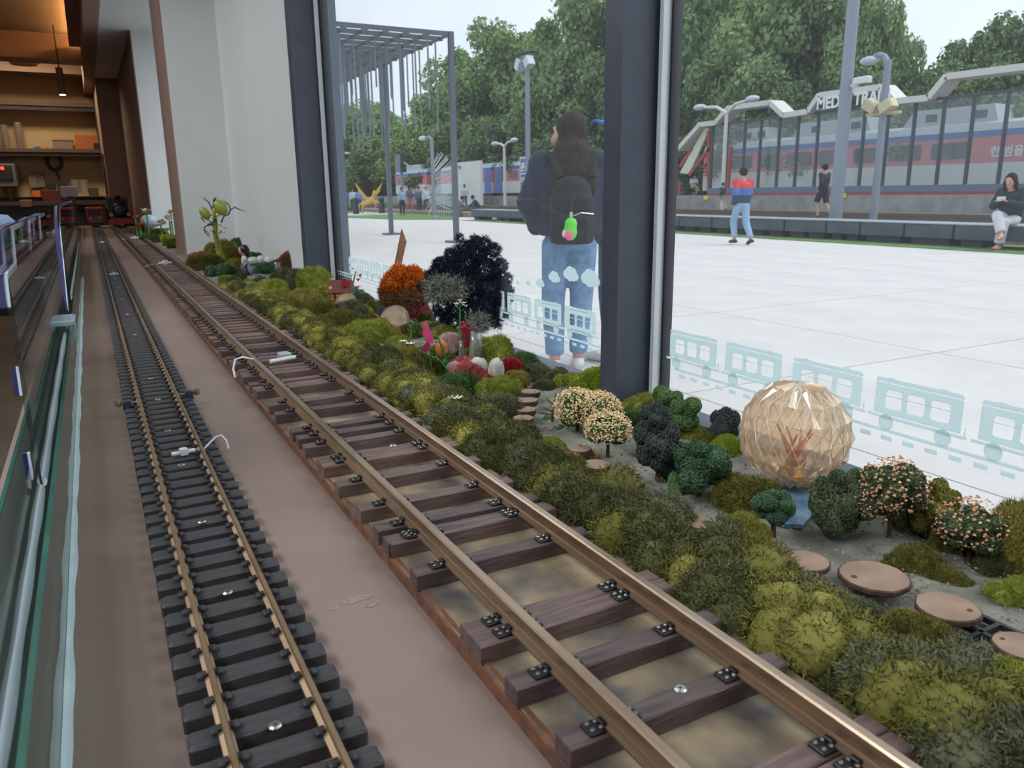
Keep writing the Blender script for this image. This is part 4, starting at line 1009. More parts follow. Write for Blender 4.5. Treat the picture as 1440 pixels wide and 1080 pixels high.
# ------------------------------------------------------------------ flowers and ornaments on the middle mound
m_stem = mat('plastic_stem', s2l(60, 130, 62), 0.5); m_pinkp = mat('pink_petal', s2l(226, 92, 138), 0.5, c2=s2l(206, 60, 116), scale=60); m_magenta = mat('magenta_petal', s2l(150, 34, 84), .5)
m_wflower = mat('white_flower', s2l(222, 218, 206), .6); m_burg = mat('burgundy_flower', s2l(126, 32, 48), .6)
def petal(b, c, d, L, w, n=4):
    c = Vector(c); d = Vector(d).normalized(); s_ = d.cross(Vector((0, 0, 1)))
    s_ = s_.normalized() if s_.length > 1e-3 else Vector((1, 0, 0)); up = s_.cross(d)
    vs = [c]; 
    for t in (.35, .7): vs += [c + d*L*t + s_*w*.5*(1 if t < .5 else .85) + up*L*.06, c + d*L*t - s_*w*.5*(1 if t < .5 else .85) + up*L*.06]
    vs.append(c + d*L)
    k = len(vs); vs2 = [Vector(v) - up*w*.07 for v in vs]
    f = [(0, 2, 1), (1, 2, 4, 3), (3, 4, 5)]
    b.add(vs + vs2, f + [tuple(reversed([i+k for i in q])) for q in f])
def stalk(x, y, z, top, label, heads, leaf=True, name='flower_stalk', curve=0, key='white'):
    """stalk from (x,y,z) to photo point top, leafy, small heads at the tip"""
    p = P(x, y, z); s = mpp(p); t = PY(top[0], top[1], p.y) - p; e = empty(name, p); tag(e, label, 'flower', 'flower stalks on the moss')
    b = MB(); pts = [Vector((0, 0, -.012)), t*.35 + Vector((curve*s, 0, 0)), t*.7 + Vector((curve*s*.6, 0, 0)), t]
    b.tube(pts, [1.6*s, 1.3*s, 1.1*s, .8*s], 6); b.build('stem', m_stem, e)
    if leaf:
        b = MB(); q = random.Random(int(x))
        for k in range(16):
            c = t*(k+1)/17 + Vector((curve*s*.5*math.sin(PI*(k+1)/17), 0, 0)); a = k*2.4; petal(b, c, (math.cos(a), math.sin(a), .5), 8*s, 2.4*s)
        b.build('leaves', m_stem, e)
    for (dx, dz, r, m) in heads:
        h = MB(); c = t + Vector((ux.x*dx*s, ux.y*dx*s, dz*s))
        for k in range(6):
            a = 2*PI*k/6; petal(h, c, (math.cos(a), math.sin(a), .6), r*s, r*s*.55)
        h.ball(c, r*s*.3, 6, 5); h.build('blossom', m, e)
    return e
stalk(646, 488, .045, (647, 428), 'green stalk with pale pink blossom in front of the black tree', [(-5, -1, 6, m_wflower), (4, 0, 6, m_wflower), (0, 4, 5, mat('blush', s2l(220, 180, 176), .6)), (8, -3, 4, m_wflower)])
stalk(634, 515, .035, (590, 493), 'green leafy stalk leaning left over the moss', [])
stalk(630, 505, .04, (612, 468), 'short green stalk behind the butterfly', [])
stalk(577, 468, .04, (582, 452), 'small fern sprig beside the second stone', [], name='fern_sprig')
stalk(494, 412, .03, (500, 382), 'thin stalk with red and pink blossoms right of the house', [(3, -12, 5, m_red), (6, -6, 5, mat('red_petal', s2l(196, 40, 56), .5)), (-4, 4, 3, mat('blush', s2l(220, 180, 176), .6)), (-5, -4, 3, mat('blush', s2l(220, 180, 176), .6)), (-8, 9, 3, mat('yellow_petal', s2l(214, 196, 90), .6))], leaf=False)
# butterfly
p = P(600, 478, .075); s = mpp(p); e = empty('pink_butterfly', p); tag(e, 'pink and magenta butterfly ornament on the moss', 'butterfly')
def wing(pts, m, nm, dy=0):
    q_ = [Vector((ux.x*dx*s, ux.y*dx*s + dy*s, dz*s)) for dx, dz in pts]; n_ = Vector((-ux.y, ux.x, 0))*.6*s
    b = MB(); k = len(q_); b.add([v + n_ for v in q_] + [v - n_ for v in q_], [tuple(range(k)), tuple(reversed(range(k, 2*k)))] + [(i, k+i, k+(i+1) % k, (i+1) % k) for i in range(k)])
    return b.build(nm, m, e, recalc=True)
wing([(0, 0), (-5, 10), (-4, 24), (0, 28), (3, 20), (8, 8), (10, -4), (4, -6)], m_pinkp, 'upper_wing')
wing([(0, -2), (-6, -8), (-9, -16), (-3, -22), (3, -18), (3, -8)], m_magenta, 'lower_wing', -2)
MB().tube([cam_off(-8, 12), cam_off(0, 0), cam_off(5, -8)], [.6*s, 1.5*s, 1.0*s], 6).build('body', mat('butterfly_body', s2l(160, 92, 50), .5), e)
MB().tube([cam_off(-8, 12), cam_off(-16, 18)], .35*s, 4).build('antenna', m_seal, e); MB().tube([cam_off(2, -10), cam_off(6, -45)], .5*s, 5).build('wire', m_stem, e)
# moss colour accents
for a in ((662, 535, 34, 'rose', 'large dusty pink moss mound in front of the white stones', .75, .012), (690, 540, 20, 'rose', 'smaller dusty pink moss mound right of the large one', .8, .012), (720, 520, 16, 'crimson', 'crimson moss tuft right of the pale stone', .9, .02), (640, 520, 10, 'pink', 'pale pink blossom tuft left of the pink moss', .9, .03),
          (595, 512, 14, 'crimson', 'crimson moss tuft under the butterfly stem', .8, .02), (632, 488, 13, 'pink', 'pale pink heather tuft beside the green stalk', 1.3, .045), (533, 493, 9, 'pink', 'mauve tuft beside the lime moss', .8, .01)):
    clump(*a[:5], hz=a[5], z=a[6])
stone(621, 492, 9, 15, .05, 'orange pod beside the green stalk', 'orange_pod', mat('orange_pod_skin', s2l(206, 124, 40), .6, c2=s2l(176, 92, 28), scale=60), .03)
# burgundy flower bundle and clear tubes
p = P(656, 488, .05); s = mpp(p); b = MB()
b.lathe([(4*s, 0), (5*s, 6*s), (7*s, 22*s), (8*s, 27*s), (4*s, 29*s)], n=10)
for k in range(8): b.ball((6*s*math.cos(k), 6*s*math.sin(k), (27+k % 3*3)*s), 3.5*s, 7, 5, jit=.2, seed=k)
o = b.build('burgundy_flower', m_burg); o.location = p; tag(o, 'burgundy dried flower head behind the clear tube', 'flower')
m_tube = pane_mat('clear_tube_glass', (.93, .94, .94), 1.5, haze=.10, hazecol=(.8, .8, .8), gain=1.5)
for (x, y, w, h, lab) in ((669, 505, 9, 38, 'clear glass tube standing upright below the black tree'), (650, 505, 4, 26, 'slim clear tube left of the upright glass tube'), (391, 385, 4, 16, 'tiny clear tube beside the brown bush')):
    p = P(x, y, .03); s = mpp(p); b = MB(); b.smooth = True
    b.lathe([(w*s, 0), (w*s, h*s), (w*.86*s, h*s), (w*.86*s, 1.5*s)], n=18); o = b.build('clear_tube', m_tube); o.location = p; tag(o, lab, 'tube', 'clear tubes in the garden')
def star(x, y, z, r, m, label, n=7):
    p = P(x, y, z); s = mpp(p); e = empty('star_flower', p); tag(e, label, 'flower', 'loose flowers on the moss')
    for k in range(n):
        a = 2*PI*k/n; b = MB(); petal(b, (0, 0, 0), (math.cos(a), math.sin(a), .5), r*s, r*s*.36); b.build('petal', m, e)
    MB().ball((0, 0, r*s*.15), r*s*.16, 7, 5).build('eye', mat('flower_eye', s2l(214, 196, 110), .6), e)
star(641, 563, .035, 13, m_wflower, 'white star flower on the dark moss')
star(576, 486, .035, 10, m_wflower, 'white blossom beside the butterfly'); star(567, 482, .04, 8, m_wflower, 'smaller white blossom near the second stone')
star(467, 424, .03, 8, m_red, 'crimson blossom left of the first stub'); star(477, 419, .035, 8, m_red, 'crimson blossom touching the first stub')
star(503, 405, .05, 7, mat('red_petal', s2l(196, 40, 56), .5), 'bright red blossom by the thin stalk')

# ------------------------------------------------------------------ mango ornament
m_mango = mat('mango_skin', s2l(112, 168, 84), .35, c2=s2l(196, 176, 70), scale=14, lo=.4, hi=.7); m_dleaf = mat('dark_leaf', s2l(34, 66, 44), .4)
m_mush = mat('mushroom_cap', s2l(150, 112, 82), .5, c2=s2l(120, 86, 64), scale=40); m_mstem = mat('mushroom_stem', s2l(206, 186, 150), .7)
p = P(312, 368, .03); s = mpp(p); e = empty('mango_ornament', p); tag(e, 'mango branch ornament with two fruits and mossy stem', 'ornament')
Ym = p.y
def rel(x, y): return PY(x, y, Ym) - p
MB().tube([rel(312, 372), rel(308, 350), rel(303, 330), rel(303, 310), rel(301, 300)], [7*s, 4.5*s, 3.2*s, 2.6*s, 1.8*s], 9).build('stem', mat('mossy_stem', s2l(150, 156, 60), .9, c2=s2l(110, 120, 44), scale=120, bump=.8), e)
for (x, y, rx, rz, ang) in ((310, 292, 8.5, 11.5, .55), (288, 300, 6.2, 9.5, .5)):
    b = MB(); b.smooth = True; b.ball((0, 0, 0), 1, 16, 12, (rx*s, rx*s, rz*s)); o = b.build('mango', m_mango, e); o.location = rel(x, y); o.rotation_euler = (0, -ang, 0)
MB().ball(rel(301, 297), 4*s, 8, 6, (.8, .8, 1.3)).build('bud', mat('yellow_bud', s2l(206, 170, 60), .5), e)
for pts in ([(303, 310), (299, 296), (294, 285), (285, 278)], [(303, 310), (299, 290), (302, 281), (306, 278)], [(311, 313), (315, 304), (321, 302), (324, 295), (322, 288), (313, 281)], [(321, 302), (324, 295), (330, 292), (344, 297)], [(300, 316), (293, 316), (287, 320), (288, 326), (294, 333)], [(303, 320), (298, 313), (291, 308)]):
    MB().tube([rel(*q_) for q_ in pts], [1.2*s] + [.9*s]*(len(pts)-2) + [.4*s], 5).build('twig', m_dleaf, e)
for (x, y, dx, dz, L, w) in ((281, 304, 1, -1.6, 11, 4.5), (287, 322, 1.2, -1.6, 13, 4), (299, 284, 1, 1.2, 9, 4), (325, 290, 1, -.2, 9, 4), (313, 281, .8, -1, 9, 2.5), (285, 277, 1, -.6, 10, 2)):
    b = MB(); petal(b, rel(x, y), (ux.x*dx, ux.y*dx, dz), L*s, w*s); b.build('leaf', m_dleaf, e)
b = MB(); q = random.Random(4)
for k in range(26):
    c = rel(304 + q.uniform(-7, 8), 318 + q.uniform(-16, 14)); petal(b, c, (q.uniform(-1, 1), q.uniform(-1, 1), q.uniform(-.3, .8)), 9*s, 5*s)
b.build('leaf_tuft', mat('lime_leaf', s2l(150, 160, 60), .7), e)
def mushroom(x, y, r, h, label):
    p = P(x, y, .03); s = mpp(p); e = empty('mushroom', p); tag(e, label, 'mushroom', 'mushrooms under the mangoes')
    b = MB(); b.smooth = True; b.lathe([(r*.35*s, -h*s), (r*.3*s, -h*.4*s), (r*.35*s, 0)], n=12); b.build('stalk', m_mstem, e)
    b = MB(); b.smooth = True; b.lathe([(r*.2*s, 0), (r*s, 0), (r*.95*s, r*.35*s), (r*.6*s, r*.75*s), (r*.1*s, r*.9*s)], n=16); b.build('cap', m_mush, e)
mushroom(313, 338, 9, 20, 'larger brown mushroom at the mango stem'); mushroom(307, 345, 7, 16, 'smaller brown mushroom at the mango stem')
m_lred = mat('red_leaf', s2l(130, 50, 44), .6)
star(292, 340, .05, 9, mat('green_leaf', s2l(80, 120, 50), .6), 'green and red leaf rosette left of the mushrooms')
for k, (tx, ty) in enumerate(((325, 327), (331, 332))): stalk(318, 346, .03, (tx, ty), ['upright pink bud twig beside the mushrooms', 'slanted pink bud twig beside the mushrooms'][k], [(0, 0, 3, mat('pale_bud', s2l(220, 200, 150), .6)), (-3, -5, 3, m_lred)], leaf=False)

# ------------------------------------------------------------------ girl figurine
m_skinf = mat('figurine_skin', s2l(206, 170, 146), .5); m_hairf = mat('figurine_hair', s2l(38, 38, 46), .4); m_shirt = mat('figurine_blouse', s2l(210, 206, 196), .5); m_skirt = mat('figurine_skirt', s2l(54, 44, 48), .5); m_cape = mat('figurine_sash', s2l(120, 134, 160), .5)
p = P(347, 398, .008); s = mpp(p); e = empty('girl_figurine', p); tag(e, 'girl figurine with dark hair, white blouse and dark skirt', 'figurine')
rz = math.atan2(ux.y, ux.x); e.rotation_euler = (0, 0, rz)
MB().lathe([(9*s, 0), (9.5*s, 1.5*s), (8*s, 4*s), (6*s, 5*s)], n=16).build('base', mat('figurine_base', s2l(70, 52, 46), .6), e)
b = MB(); b.smooth = True
b.lathe([(2.2*s, 4*s), (2.4*s, 12*s)], (-1*s, -1.5*s, 0), 8).lathe([(2.2*s, 4*s), (2.4*s, 12*s)], (-1*s, 2*s, 0), 8)
b.tube([(0, 0, 28*s), (0, 0, 36*s), (-.5*s, 0, 40*s)], [(4.5*s, 3.5*s), (3.6*s, 3*s), 1.8*s], 10)
b.ball((-1.2*s, 0, 45.5*s), 6*s, 14, 10, (1, .95, 1.08)); b.ball((-6.8*s, 0, 44.5*s), .9*s, 6, 5)
b.tube([(2*s, -4*s, 36*s), (5*s, -6*s, 29*s), (0, -7*s, 24*s)], [1.7*s, 1.5*s, 1.2*s], 8); b.tube([(-1*s, 4*s, 36*s), (-4*s, 6*s, 29*s), (-6*s, 2*s, 25*s)], [1.7*s, 1.5*s, 1.2*s], 8)
fluid(b.build('body', m_skinf, e), .9*s, 2)
b = MB(); b.smooth = True; b.tube([(0, 0, 25*s), (0, 0, 32*s), (0, 0, 38*s)], [(5*s, 4.3*s), (4.8*s, 4.2*s), (3*s, 2.6*s)], 12); b.tube([(1*s, -4*s, 37*s), (4*s, -6*s, 31*s)], [2.6*s, 2.4*s], 8); b.tube([(-1*s, 4*s, 37*s), (-3.5*s, 6*s, 31*s)], [2.6*s, 2.4*s], 8); b.build('blouse', m_shirt, e)
b = MB(); b.smooth = True; b.lathe([(9*s, 11*s), (9.2*s, 13*s), (8.5*s, 20*s), (5*s, 27*s)], n=16, wob=[1 + .06*math.sin(k*2.4) for k in range(16)]); b.build('skirt', m_skirt, e)
b = MB(); b.smooth = True; b.tube([(5*s, -3*s, 28*s), (8*s, -5*s, 20*s), (11*s, -6*s, 13*s)], [(2*s, 2*s), (3.5*s, 3*s), (4.5*s, 3*s)], 8); b.build('sash', m_cape, e)
b = MB(); b.smooth = True; b.ball((1*s, 0, 47*s), 6.6*s, 14, 10, (.95, 1.05, 1.0)); b.ball((4*s, 0, 42*s), 4.5*s, 10, 8, (.8, 1.1, 1.2)); b.build('hair', m_hairf, e)
for sy in (-2, 2): MB().ball((-6.4*s, sy*s, 46.5*s), .7*s, 6, 5).build('eye', m_hairf, e)

# ------------------------------------------------------------------ far flowers past the pier
m_of = mat('orange_flower', s2l(214, 116, 56), .6); m_pf = mat('pale_blossom', s2l(218, 204, 202), .6); m_sky = mat('pale_blue_ball', s2l(170, 190, 204), .4)
def bloom(x, y, r, m, label):
    p = PY(x, y, 5.75); s = mpp(p); e = empty('artificial_flower', p); tag(e, label, 'flower', 'artificial flowers past the pier')
    q = random.Random(int(x*3))
    for k in range(9):
        b = MB(); a = q.uniform(0, 6.28); petal(b, (0, 0, 0), (math.cos(a), math.sin(a), q.uniform(-.2, 1.2)), r*s, r*s*.7); b.build('petal', m, e)
    MB().tube([(0, 0, 0), (0, 0, -p.z)], 1.2*s, 5).build('stem', m_stem, e)
bloom(197, 319, 10, m_of, 'orange flower at the far end of the garden strip'); bloom(190, 308, 8, mat('tan_flower', s2l(190, 150, 116), .6), 'tan flower behind the far orange one')
bloom(226, 316, 12, m_pf, 'pale pink blossom left of the plaster pier'); bloom(238, 309, 10, m_pf, 'upper pale blossom touching the plaster pier'); bloom(234, 326, 8, mat('peach_petal', s2l(220, 186, 150), .6), 'peach blossom below the pale ones')
bloom(206, 300, 10, mat('cream_petal', s2l(198, 180, 150), .6), 'cream flower behind the far blue ball'); bloom(240, 300, 8, mat('yellow_green_petal', s2l(178, 178, 70), .6), 'yellow green flower touching the pier')
_o = stone(209, 312, 8, 7, .05, 'pale blue ball among the far flowers', 'blue_ball', m_sky, 0); _o.location = PY(209, 312, 5.85)
for (x_, y_, r_, k_, l_) in ((216, 334, 8, 'green', 'green leafy clump among the far flowers'), (203, 326, 7, 'green', 'green clump behind the far orange flower'), (232, 341, 9, 'bright', 'yellow green clump below the far blossoms'), (246, 352, 12, 'olive', 'olive clump against the near pier side')):
    _o = clump(x_, y_, r_, k_, l_, hz=.9); _p = PY(x_, y_, 5.6 if x_ < 240 else 4.9); _o.location = (_p.x, _p.y, 0)

# ------------------------------------------------------------------ model trains at the far end
m_tram = mat('red_tram_paint', s2l(176, 34, 34), .35); m_blk = mat('black_engine_paint', s2l(26, 26, 28), .4); m_dglass = mat('dark_cab_glass', s2l(60, 70, 80), .1)
p = P(138.5, 318, .02); s = mpp(p); e = empty('model_tram', (cx, p.y + .15, .021)); tag(e, 'red model tram on the narrow track at the far end', 'model train')
MB().cbox(-.075, .075, -.15, .15, .03, .15, .006).build('body', m_tram, e); MB().cbox(-.078, .078, -.155, .155, .15, .175, .008).build('roof', m_tram, e)
MB().box(-.07, .07, -.13, .13, .004, .03).build('chassis', m_blk, e); MB().box(-.052, .052, -.153, -.149, .095, .145).build('front_window', m_dglass, e); MB().box(-.06, .06, -.156, -.149, .034, .05).build('bumper', mat('grey_bumper', s2l(120, 110, 110), .5), e)
for xx in (-.04, .04): MB().lathe([(.010, 0), (.008, .004)], n=10).build('headlamp', m_white, e).matrix_local = Matrix.Translation((xx, -.15, .075)) @ Matrix.Rotation(PI/2, 4, 'X')
for yy in (-.09, .0, .09): MB().box(-.077, -.074, yy-.03, yy+.03, .09, .14).build('side_window', m_dglass, e)
for yy in (-.1, .1):
    for xx in (-.0238, .0238): MB().lathe([(.016, -.004), (.016, .004)], n=14).build('wheel', m_blk, e).matrix_local = Matrix.Translation((xx, yy, .016)) @ Matrix.Rotation(PI/2, 4, 'Y')
p = P(167, 318, .035); e = empty('model_steam_engine', (cw, p.y + .2, .036)); tag(e, 'black and red model steam engine on the wide track', 'model train')
b = MB(); b.smooth = True; b.lathe([(.055, 0), (.06, .01), (.06, .26)], n=20); o = b.build('boiler', m_blk, e); o.location = (0, -.16, .135); o.rotation_euler = (-PI/2, 0, 0)
MB().lathe([(.04, 0), (.045, .004), (.02, .010)], n=16).build('smokebox_door', mat('smokebox', s2l(60, 56, 56), .4), e).matrix_local = Matrix.Translation((0, -.17, .135)) @ Matrix.Rotation(PI/2, 4, 'X')
MB().lathe([(.018, 0), (.016, .04), (.03, .075), (.026, .08)], (0, -.11, .185), 14).build('chimney', m_blk, e)
MB().lathe([(.014, 0), (.014, .02), (.004, .03)], (0, -.02, .19), 12).build('dome', m_tram, e)
MB().box(-.1, .1, -.22, -.19, .02, .062).build('buffer_beam', m_tram, e); MB().box(-.07, .07, -.20, .25, .03, .075).build('frame', m_blk, e)
for xx in (-.07, .07): MB().lathe([(.016, 0), (.016, .02)], n=12).build('lamp', mat('brass_lamp', s2l(190, 150, 80), .3, metal=.6), e).matrix_local = Matrix.Translation((xx, -.2, .10)) @ Matrix.Rotation(PI/2, 4, 'X')
MB().box(-.085, .085, .1, .26, .07, .24).build('cab', m_blk, e); MB().cbox(-.095, .095, .09, .28, .24, .255, .004).build('cab_roof', m_tram, e)
for yy in (-.1, 0, .1):
    for xx in (-.0445, .0445): MB().lathe([(.034, -.005), (.034, .005)], n=16).build('wheel', m_tram, e).matrix_local = Matrix.Translation((xx, yy, .034)) @ Matrix.Rotation(PI/2, 4, 'Y')
# ------------------------------------------------------------------ frosted stickers on the glass
m_vinyl = mat('frosted_vinyl', s2l(231, 241, 243), 0.7)
_vb = m_vinyl.node_tree; _tr = _vb.nodes.new('ShaderNodeBsdfTranslucent'); _ms = _vb.nodes.new('ShaderNodeMixShader'); _ms.inputs[0].default_value = .7
_tr.inputs['Color'].default_value = (*s2l(229, 241, 242), 1)
_vb.links.new(_vb.nodes['Principled BSDF'].outputs[0], _ms.inputs[1]); _vb.links.new(_tr.outputs[0], _ms.inputs[2]); _vb.links.new(_ms.outputs[0], _vb.nodes['Material Output'].inputs['Surface'])
def rrect(x0, x1, y0, y1, r, n=4):
    out = []
    for (cx_, cy_, a0) in ((x1-r, y0+r, -PI/2), (x1-r, y1-r, 0), (x0+r, y1-r, PI/2), (x0+r, y0+r, PI)):
        for k in range(n+1):
            a = a0 + PI/2*k/n; out.append((cx_ + r*math.cos(a), cy_ + r*math.sin(a)))
    return out
def flat(name, outer, holes=(), t=.0004):
    """flat cut film with holes, in the plane x = 0 (u = Y, v = Z)"""
    cu = bpy.data.curves.new(name, 'CURVE'); cu.dimensions = '2D'; cu.fill_mode = 'BOTH'; cu.extrude = t/2
    for pl in [outer] + list(holes):
        s_ = cu.splines.new('POLY'); s_.points.add(len(pl)-1)
        for i, (u, v) in enumerate(pl): s_.points[i].co = (u, v, 0, 1)
        s_.use_cyclic_u = True
    o = bpy.data.objects.new('tmp', cu); COL.objects.link(o)
    me = bpy.data.meshes.new_from_object(o.evaluated_get(bpy.context.evaluated_depsgraph_get()))
    bpy.data.objects.remove(o); bpy.data.curves.remove(cu)
    me.transform(Matrix(((0, 0, 1, 0), (1, 0, 0, 0), (0, 1, 0, 0), (0, 0, 0, 1)))); me.name = name; me.materials.clear(); me.materials.append(m_vinyl)
    return me
CL = .0865                                    # carriage length; the film lies in local coords running from y = 0 to -CL
hw = [rrect(-.0284, -.0112, .0825, .1003, .003), rrect(-.0514, -.0338, .0825, .1003, .003), rrect(-.0755, -.0571, .0825, .1003, .003)]
body_me = flat('sticker_carriage', rrect(-CL, 0, .0765, .1065, .0012), hw)
roof_me = flat('sticker_roof', [(0, .1073), (0, .1095), (-.002, .1112), (-.012, .1112), (-.012, .1118), (-.0145, .1118), (-.0145, .1124), (-.0185, .1124), (-.0185, .1118), (-.021, .1118), (-.021, .1112),
                                (-.063, .1112), (-.063, .1118), (-.066, .1118), (-.066, .1124), (-.070, .1124), (-.070, .1118), (-.0725, .1118), (-.0725, .1112), (-CL+.002, .1112), (-CL, .1095), (-CL, .1073)][::-1])
base_me = flat('sticker_underframe', rrect(-CL-.006, .006, .0722, .0752, .0006))
wheel_me = flat('sticker_wheel', [(.0080*math.cos(2*PI*k/20), .0080*math.sin(2*PI*k/20)) for k in range(20)])
bar_me = flat('sticker_sash', rrect(-.0755, -.0112, .0938, .0945, .0001))
gate_me = flat('sticker_coupling', rrect(-CL-.0045, -CL-.0038, .0752, .083, .0002))
tie_me = flat('sticker_tie', rrect(-.0057, .0057, .0512, .0556, .0003))
def strip(win, Yleft, count, pitch, y_hi, y_lo, xo):
    bx, by = win.location.x, win.location.y
    def put(me, y, z=0.0, par=win, nm=None):
        o = obj(nm or me.name.split('.')[0], me, None, par); o.location = ((XW - .0038 - bx + xo, y - by, z) if par is win else (xo, y, z)); return o
    for k in range(count):
        c = put(body_me, Yleft + pitch*k)
        for me in (roof_me, base_me, bar_me, gate_me): put(me, 0, 0, c).location = (0, 0, 0)
        for yw in (-.0145, -.0715):
            o = put(wheel_me, 0, 0, c); o.location = (-.0006, yw, .069)
    rail = flat('sticker_rail', [(y_lo, .0592), (y_hi, .0592), (y_hi, .0624), (y_lo, .0624)]); put(rail, 0).location = (XW - .0038 - bx + xo, -by, 0)
    y = y_lo + .006
    while y < y_hi - .006: put(tie_me, y); y += .0229
strip(w_right, .4798 - .1023*2, 6, .1023, .775, .16, 0)
strip(w_left, 1.0453, 13, .0985, 2.36, .92, 0)
def cloud(Y, z, r):
    lob = [(-.75, -.2, .45), (-.35, .25, .55), (.15, .35, .6), (.6, .0, .55), (.1, -.3, .5), (-.4, -.35, .4)]
    pts = []
    for k in range(72):
        a = 2*PI*k/72; d = (math.cos(a), math.sin(a)); best = .2
        for (cx_, cy_, rr) in lob:
            bq = d[0]*cx_ + d[1]*cy_; disc = bq*bq - (cx_*cx_ + cy_*cy_ - rr*rr)
            if disc > 0: best = max(best, bq + math.sqrt(disc))
        pts.append((d[0]*best*r, d[1]*best*r*.72))
    o = obj('sticker_cloud', flat('sticker_cloud', pts), None, w_left); o.location = (XW - .0038 - w_left.location.x, Y - w_left.location.y, z)
for Y, z, r in ((.9755, .159, .0215), (1.0295, .1609, .0185), (1.0792, .1523, .0150), (1.1244, .1386, .0115), (1.1639, .1349, .0072), (1.2013, .1327, .0050), (1.2316, .1355, .0034), (1.259, .1409, .0026)): cloud(Y, z, r)

# ------------------------------------------------------------------ plaza
m_pave = mat('pale_plaza_paving', s2l(206, 201, 198), 0.85, c2=s2l(197, 192, 190), scale=1.6, bump=.35, bscale=30)
m_joint = mat('plaza_joint', s2l(150, 148, 146), 0.9)
m_grass = fleck('plaza_grass', [s2l(70, 110, 50), s2l(110, 150, 70)])
m_grassg = mat('lawn_ground', s2l(104, 138, 74), .95, c2=s2l(86, 120, 60), scale=3, bump=.5)
pv = MB().box(0.69, 200, -60, 200, GZ-.15, GZ-.012).build('plaza_pavement', m_joint); pv['kind'] = 'structure'
far_p = MB()
S = 2.4
slab = MB().box(.006, S-.006, .006, S-.006, -.05, .012).mesh('slab'); slab.materials.append(m_pave)
for i in range(6):
    for j in range(18):
        o = obj('slab', slab, None, pv); o.location = (.69 + i*S, -6 + j*S, GZ - .012)
MB().box(.69 + 6*S, 200, -60, 200, GZ-.05, GZ).box(.69, .69+6*S, -6 + 18*S, 200, GZ-.05, GZ).box(.69, .69+6*S, -60, -6, GZ-.05, GZ).build('paving', m_pave, pv)
MB().box(14.9, 16.9, -20, 33, GZ-.02, GZ+.02).build('grass_strip', m_grassg, pv)
MB().box(17.2, 60, -30, 130, GZ, -.70).build('track_bed', mat('ballast', s2l(156, 142, 128), .9, c2=s2l(120, 110, 100), scale=8, bump=.6), pv)
lawn = [G(x, y) for x, y in ((455, 305), (520, 303), (600, 300), (640, 301), (640, 309), (560, 309))]
MB().prism([(p.x, p.y) for p in lawn], 'z', GZ-.02, GZ+.03).build('lawn', m_grassg, pv, recalc=True)
lawn = [G(x, y) for x, y in ((440, 303), (500, 299), (560, 292), (560, 286), (440, 288))]
MB().prism([(p.x, p.y) for p in lawn], 'z', GZ-.02, GZ+.04).build('lawn', m_grassg, pv, recalc=True)

# long dark bench in sections
m_bench = mat('charcoal_bench', s2l(78, 86, 96), .6, c2=s2l(66, 74, 84), scale=3); m_bleg = mat('bench_block', s2l(50, 56, 64), .7)
XB = 15.6
edges = [-4.0, -.5, 3.0, 6.2] + [PX(x, 320, XB).y for x in (1341, 1271, 1209, 1161, 1102, 1047, 1000, 955)][::1]
edges = [-3.0, 0.0, 3.0, 6.0] + sorted(e_ for e_ in edges[4:]) + [21.5, 24.5, 27.5, 30.5, 33.5]
bn_ = ['nearest dark bench section right of the seated girl', 'dark bench section under the seated girl', 'dark bench section left of seated girl', 'dark bench section right of the lamp posts', 'dark bench section in front of the lamp posts', 'dark bench section under the man in shorts', 'dark bench section right of the red jacket walker', 'dark bench section behind the red jacket walker', 'dark bench section at the right window edge', 'dark bench section behind the window post', 'dark bench section left of the window post', 'dark bench section behind the standing woman', 'dark bench section under the squatting man', 'dark bench section right of the pergola post', 'dark bench section behind the pergola post', 'dark bench section at far left end', 'far end dark bench section']
for k in range(len(edges)-1):
    a, c = edges[k], edges[k+1]
    if c < 5: continue
    e = empty('bench_section', (XB, a, GZ)); tag(e, bn_[min(k, len(bn_)-1)], 'bench', 'charcoal bench sections along the tracks')
    MB().cbox(0, .9, .02, c-a-.02, .17, .46, .02).build('seat_beam', m_bench, e)
    MB().box(-.015, .92, .01, c-a-.01, .455, .475).build('top_edge', mat('bench_top', s2l(150, 156, 164), .5), e)
    for yy in (.35, c-a-.35): MB().box(.1, .8, yy-.22, yy+.22, 0, .18).build('block', m_bleg, e)
m_railo = mat('old_rail', s2l(96, 82, 76), .6, metal=.4)
for k, X in enumerate((18.6, 20.0, 23.0, 24.4)):
    o = MB().box(X-.05, X+.05, -20, 110, -.70, -.56).build('street_rail', m_railo); tag(o, ['old steel rail nearest the bench', 'second old steel rail behind the bench', 'third old steel rail behind the bench', 'old steel rail nearest the platform'][k], 'rail', 'old rails behind the bench')

# ------------------------------------------------------------------ platform, glazed screen and train
XT = 30.0
m_conc = mat('platform_concrete', s2l(156, 154, 152), .9, c2=s2l(136, 134, 132), scale=2, bump=.3)
m_dkred = mat('dark_red_band', s2l(156, 62, 66), .5); m_slate = mat('slate_band', s2l(96, 112, 134), .5); m_post = mat('screen_post', s2l(64, 74, 84), .5); m_wf = mat('white_frame_paint', s2l(206, 204, 200), .5)
m_scr = pane_mat('platform_glass', (.95, .97, .97), 1.35, haze=.05)
o = MB().box(XT-.3, XT+8, -10, 100, -.70, 0).build('platform', m_conc); tag(o, 'grey concrete platform under the long train', 'platform')
e = empty('glazed_platform_screen', (XT, 15, 0)); tag(e, 'glazed screen with white zigzag roof frame on the platform', 'platform screen')
yA, yB = PX(1000, 200, XT).y - 15, -13.0
MB().box(-.12, .0, yB, yA, 0, .12).build('red_band', m_dkred, e); MB().box(-.1, .0, yB, yA, .12, .38).build('slate_band', m_slate, e)
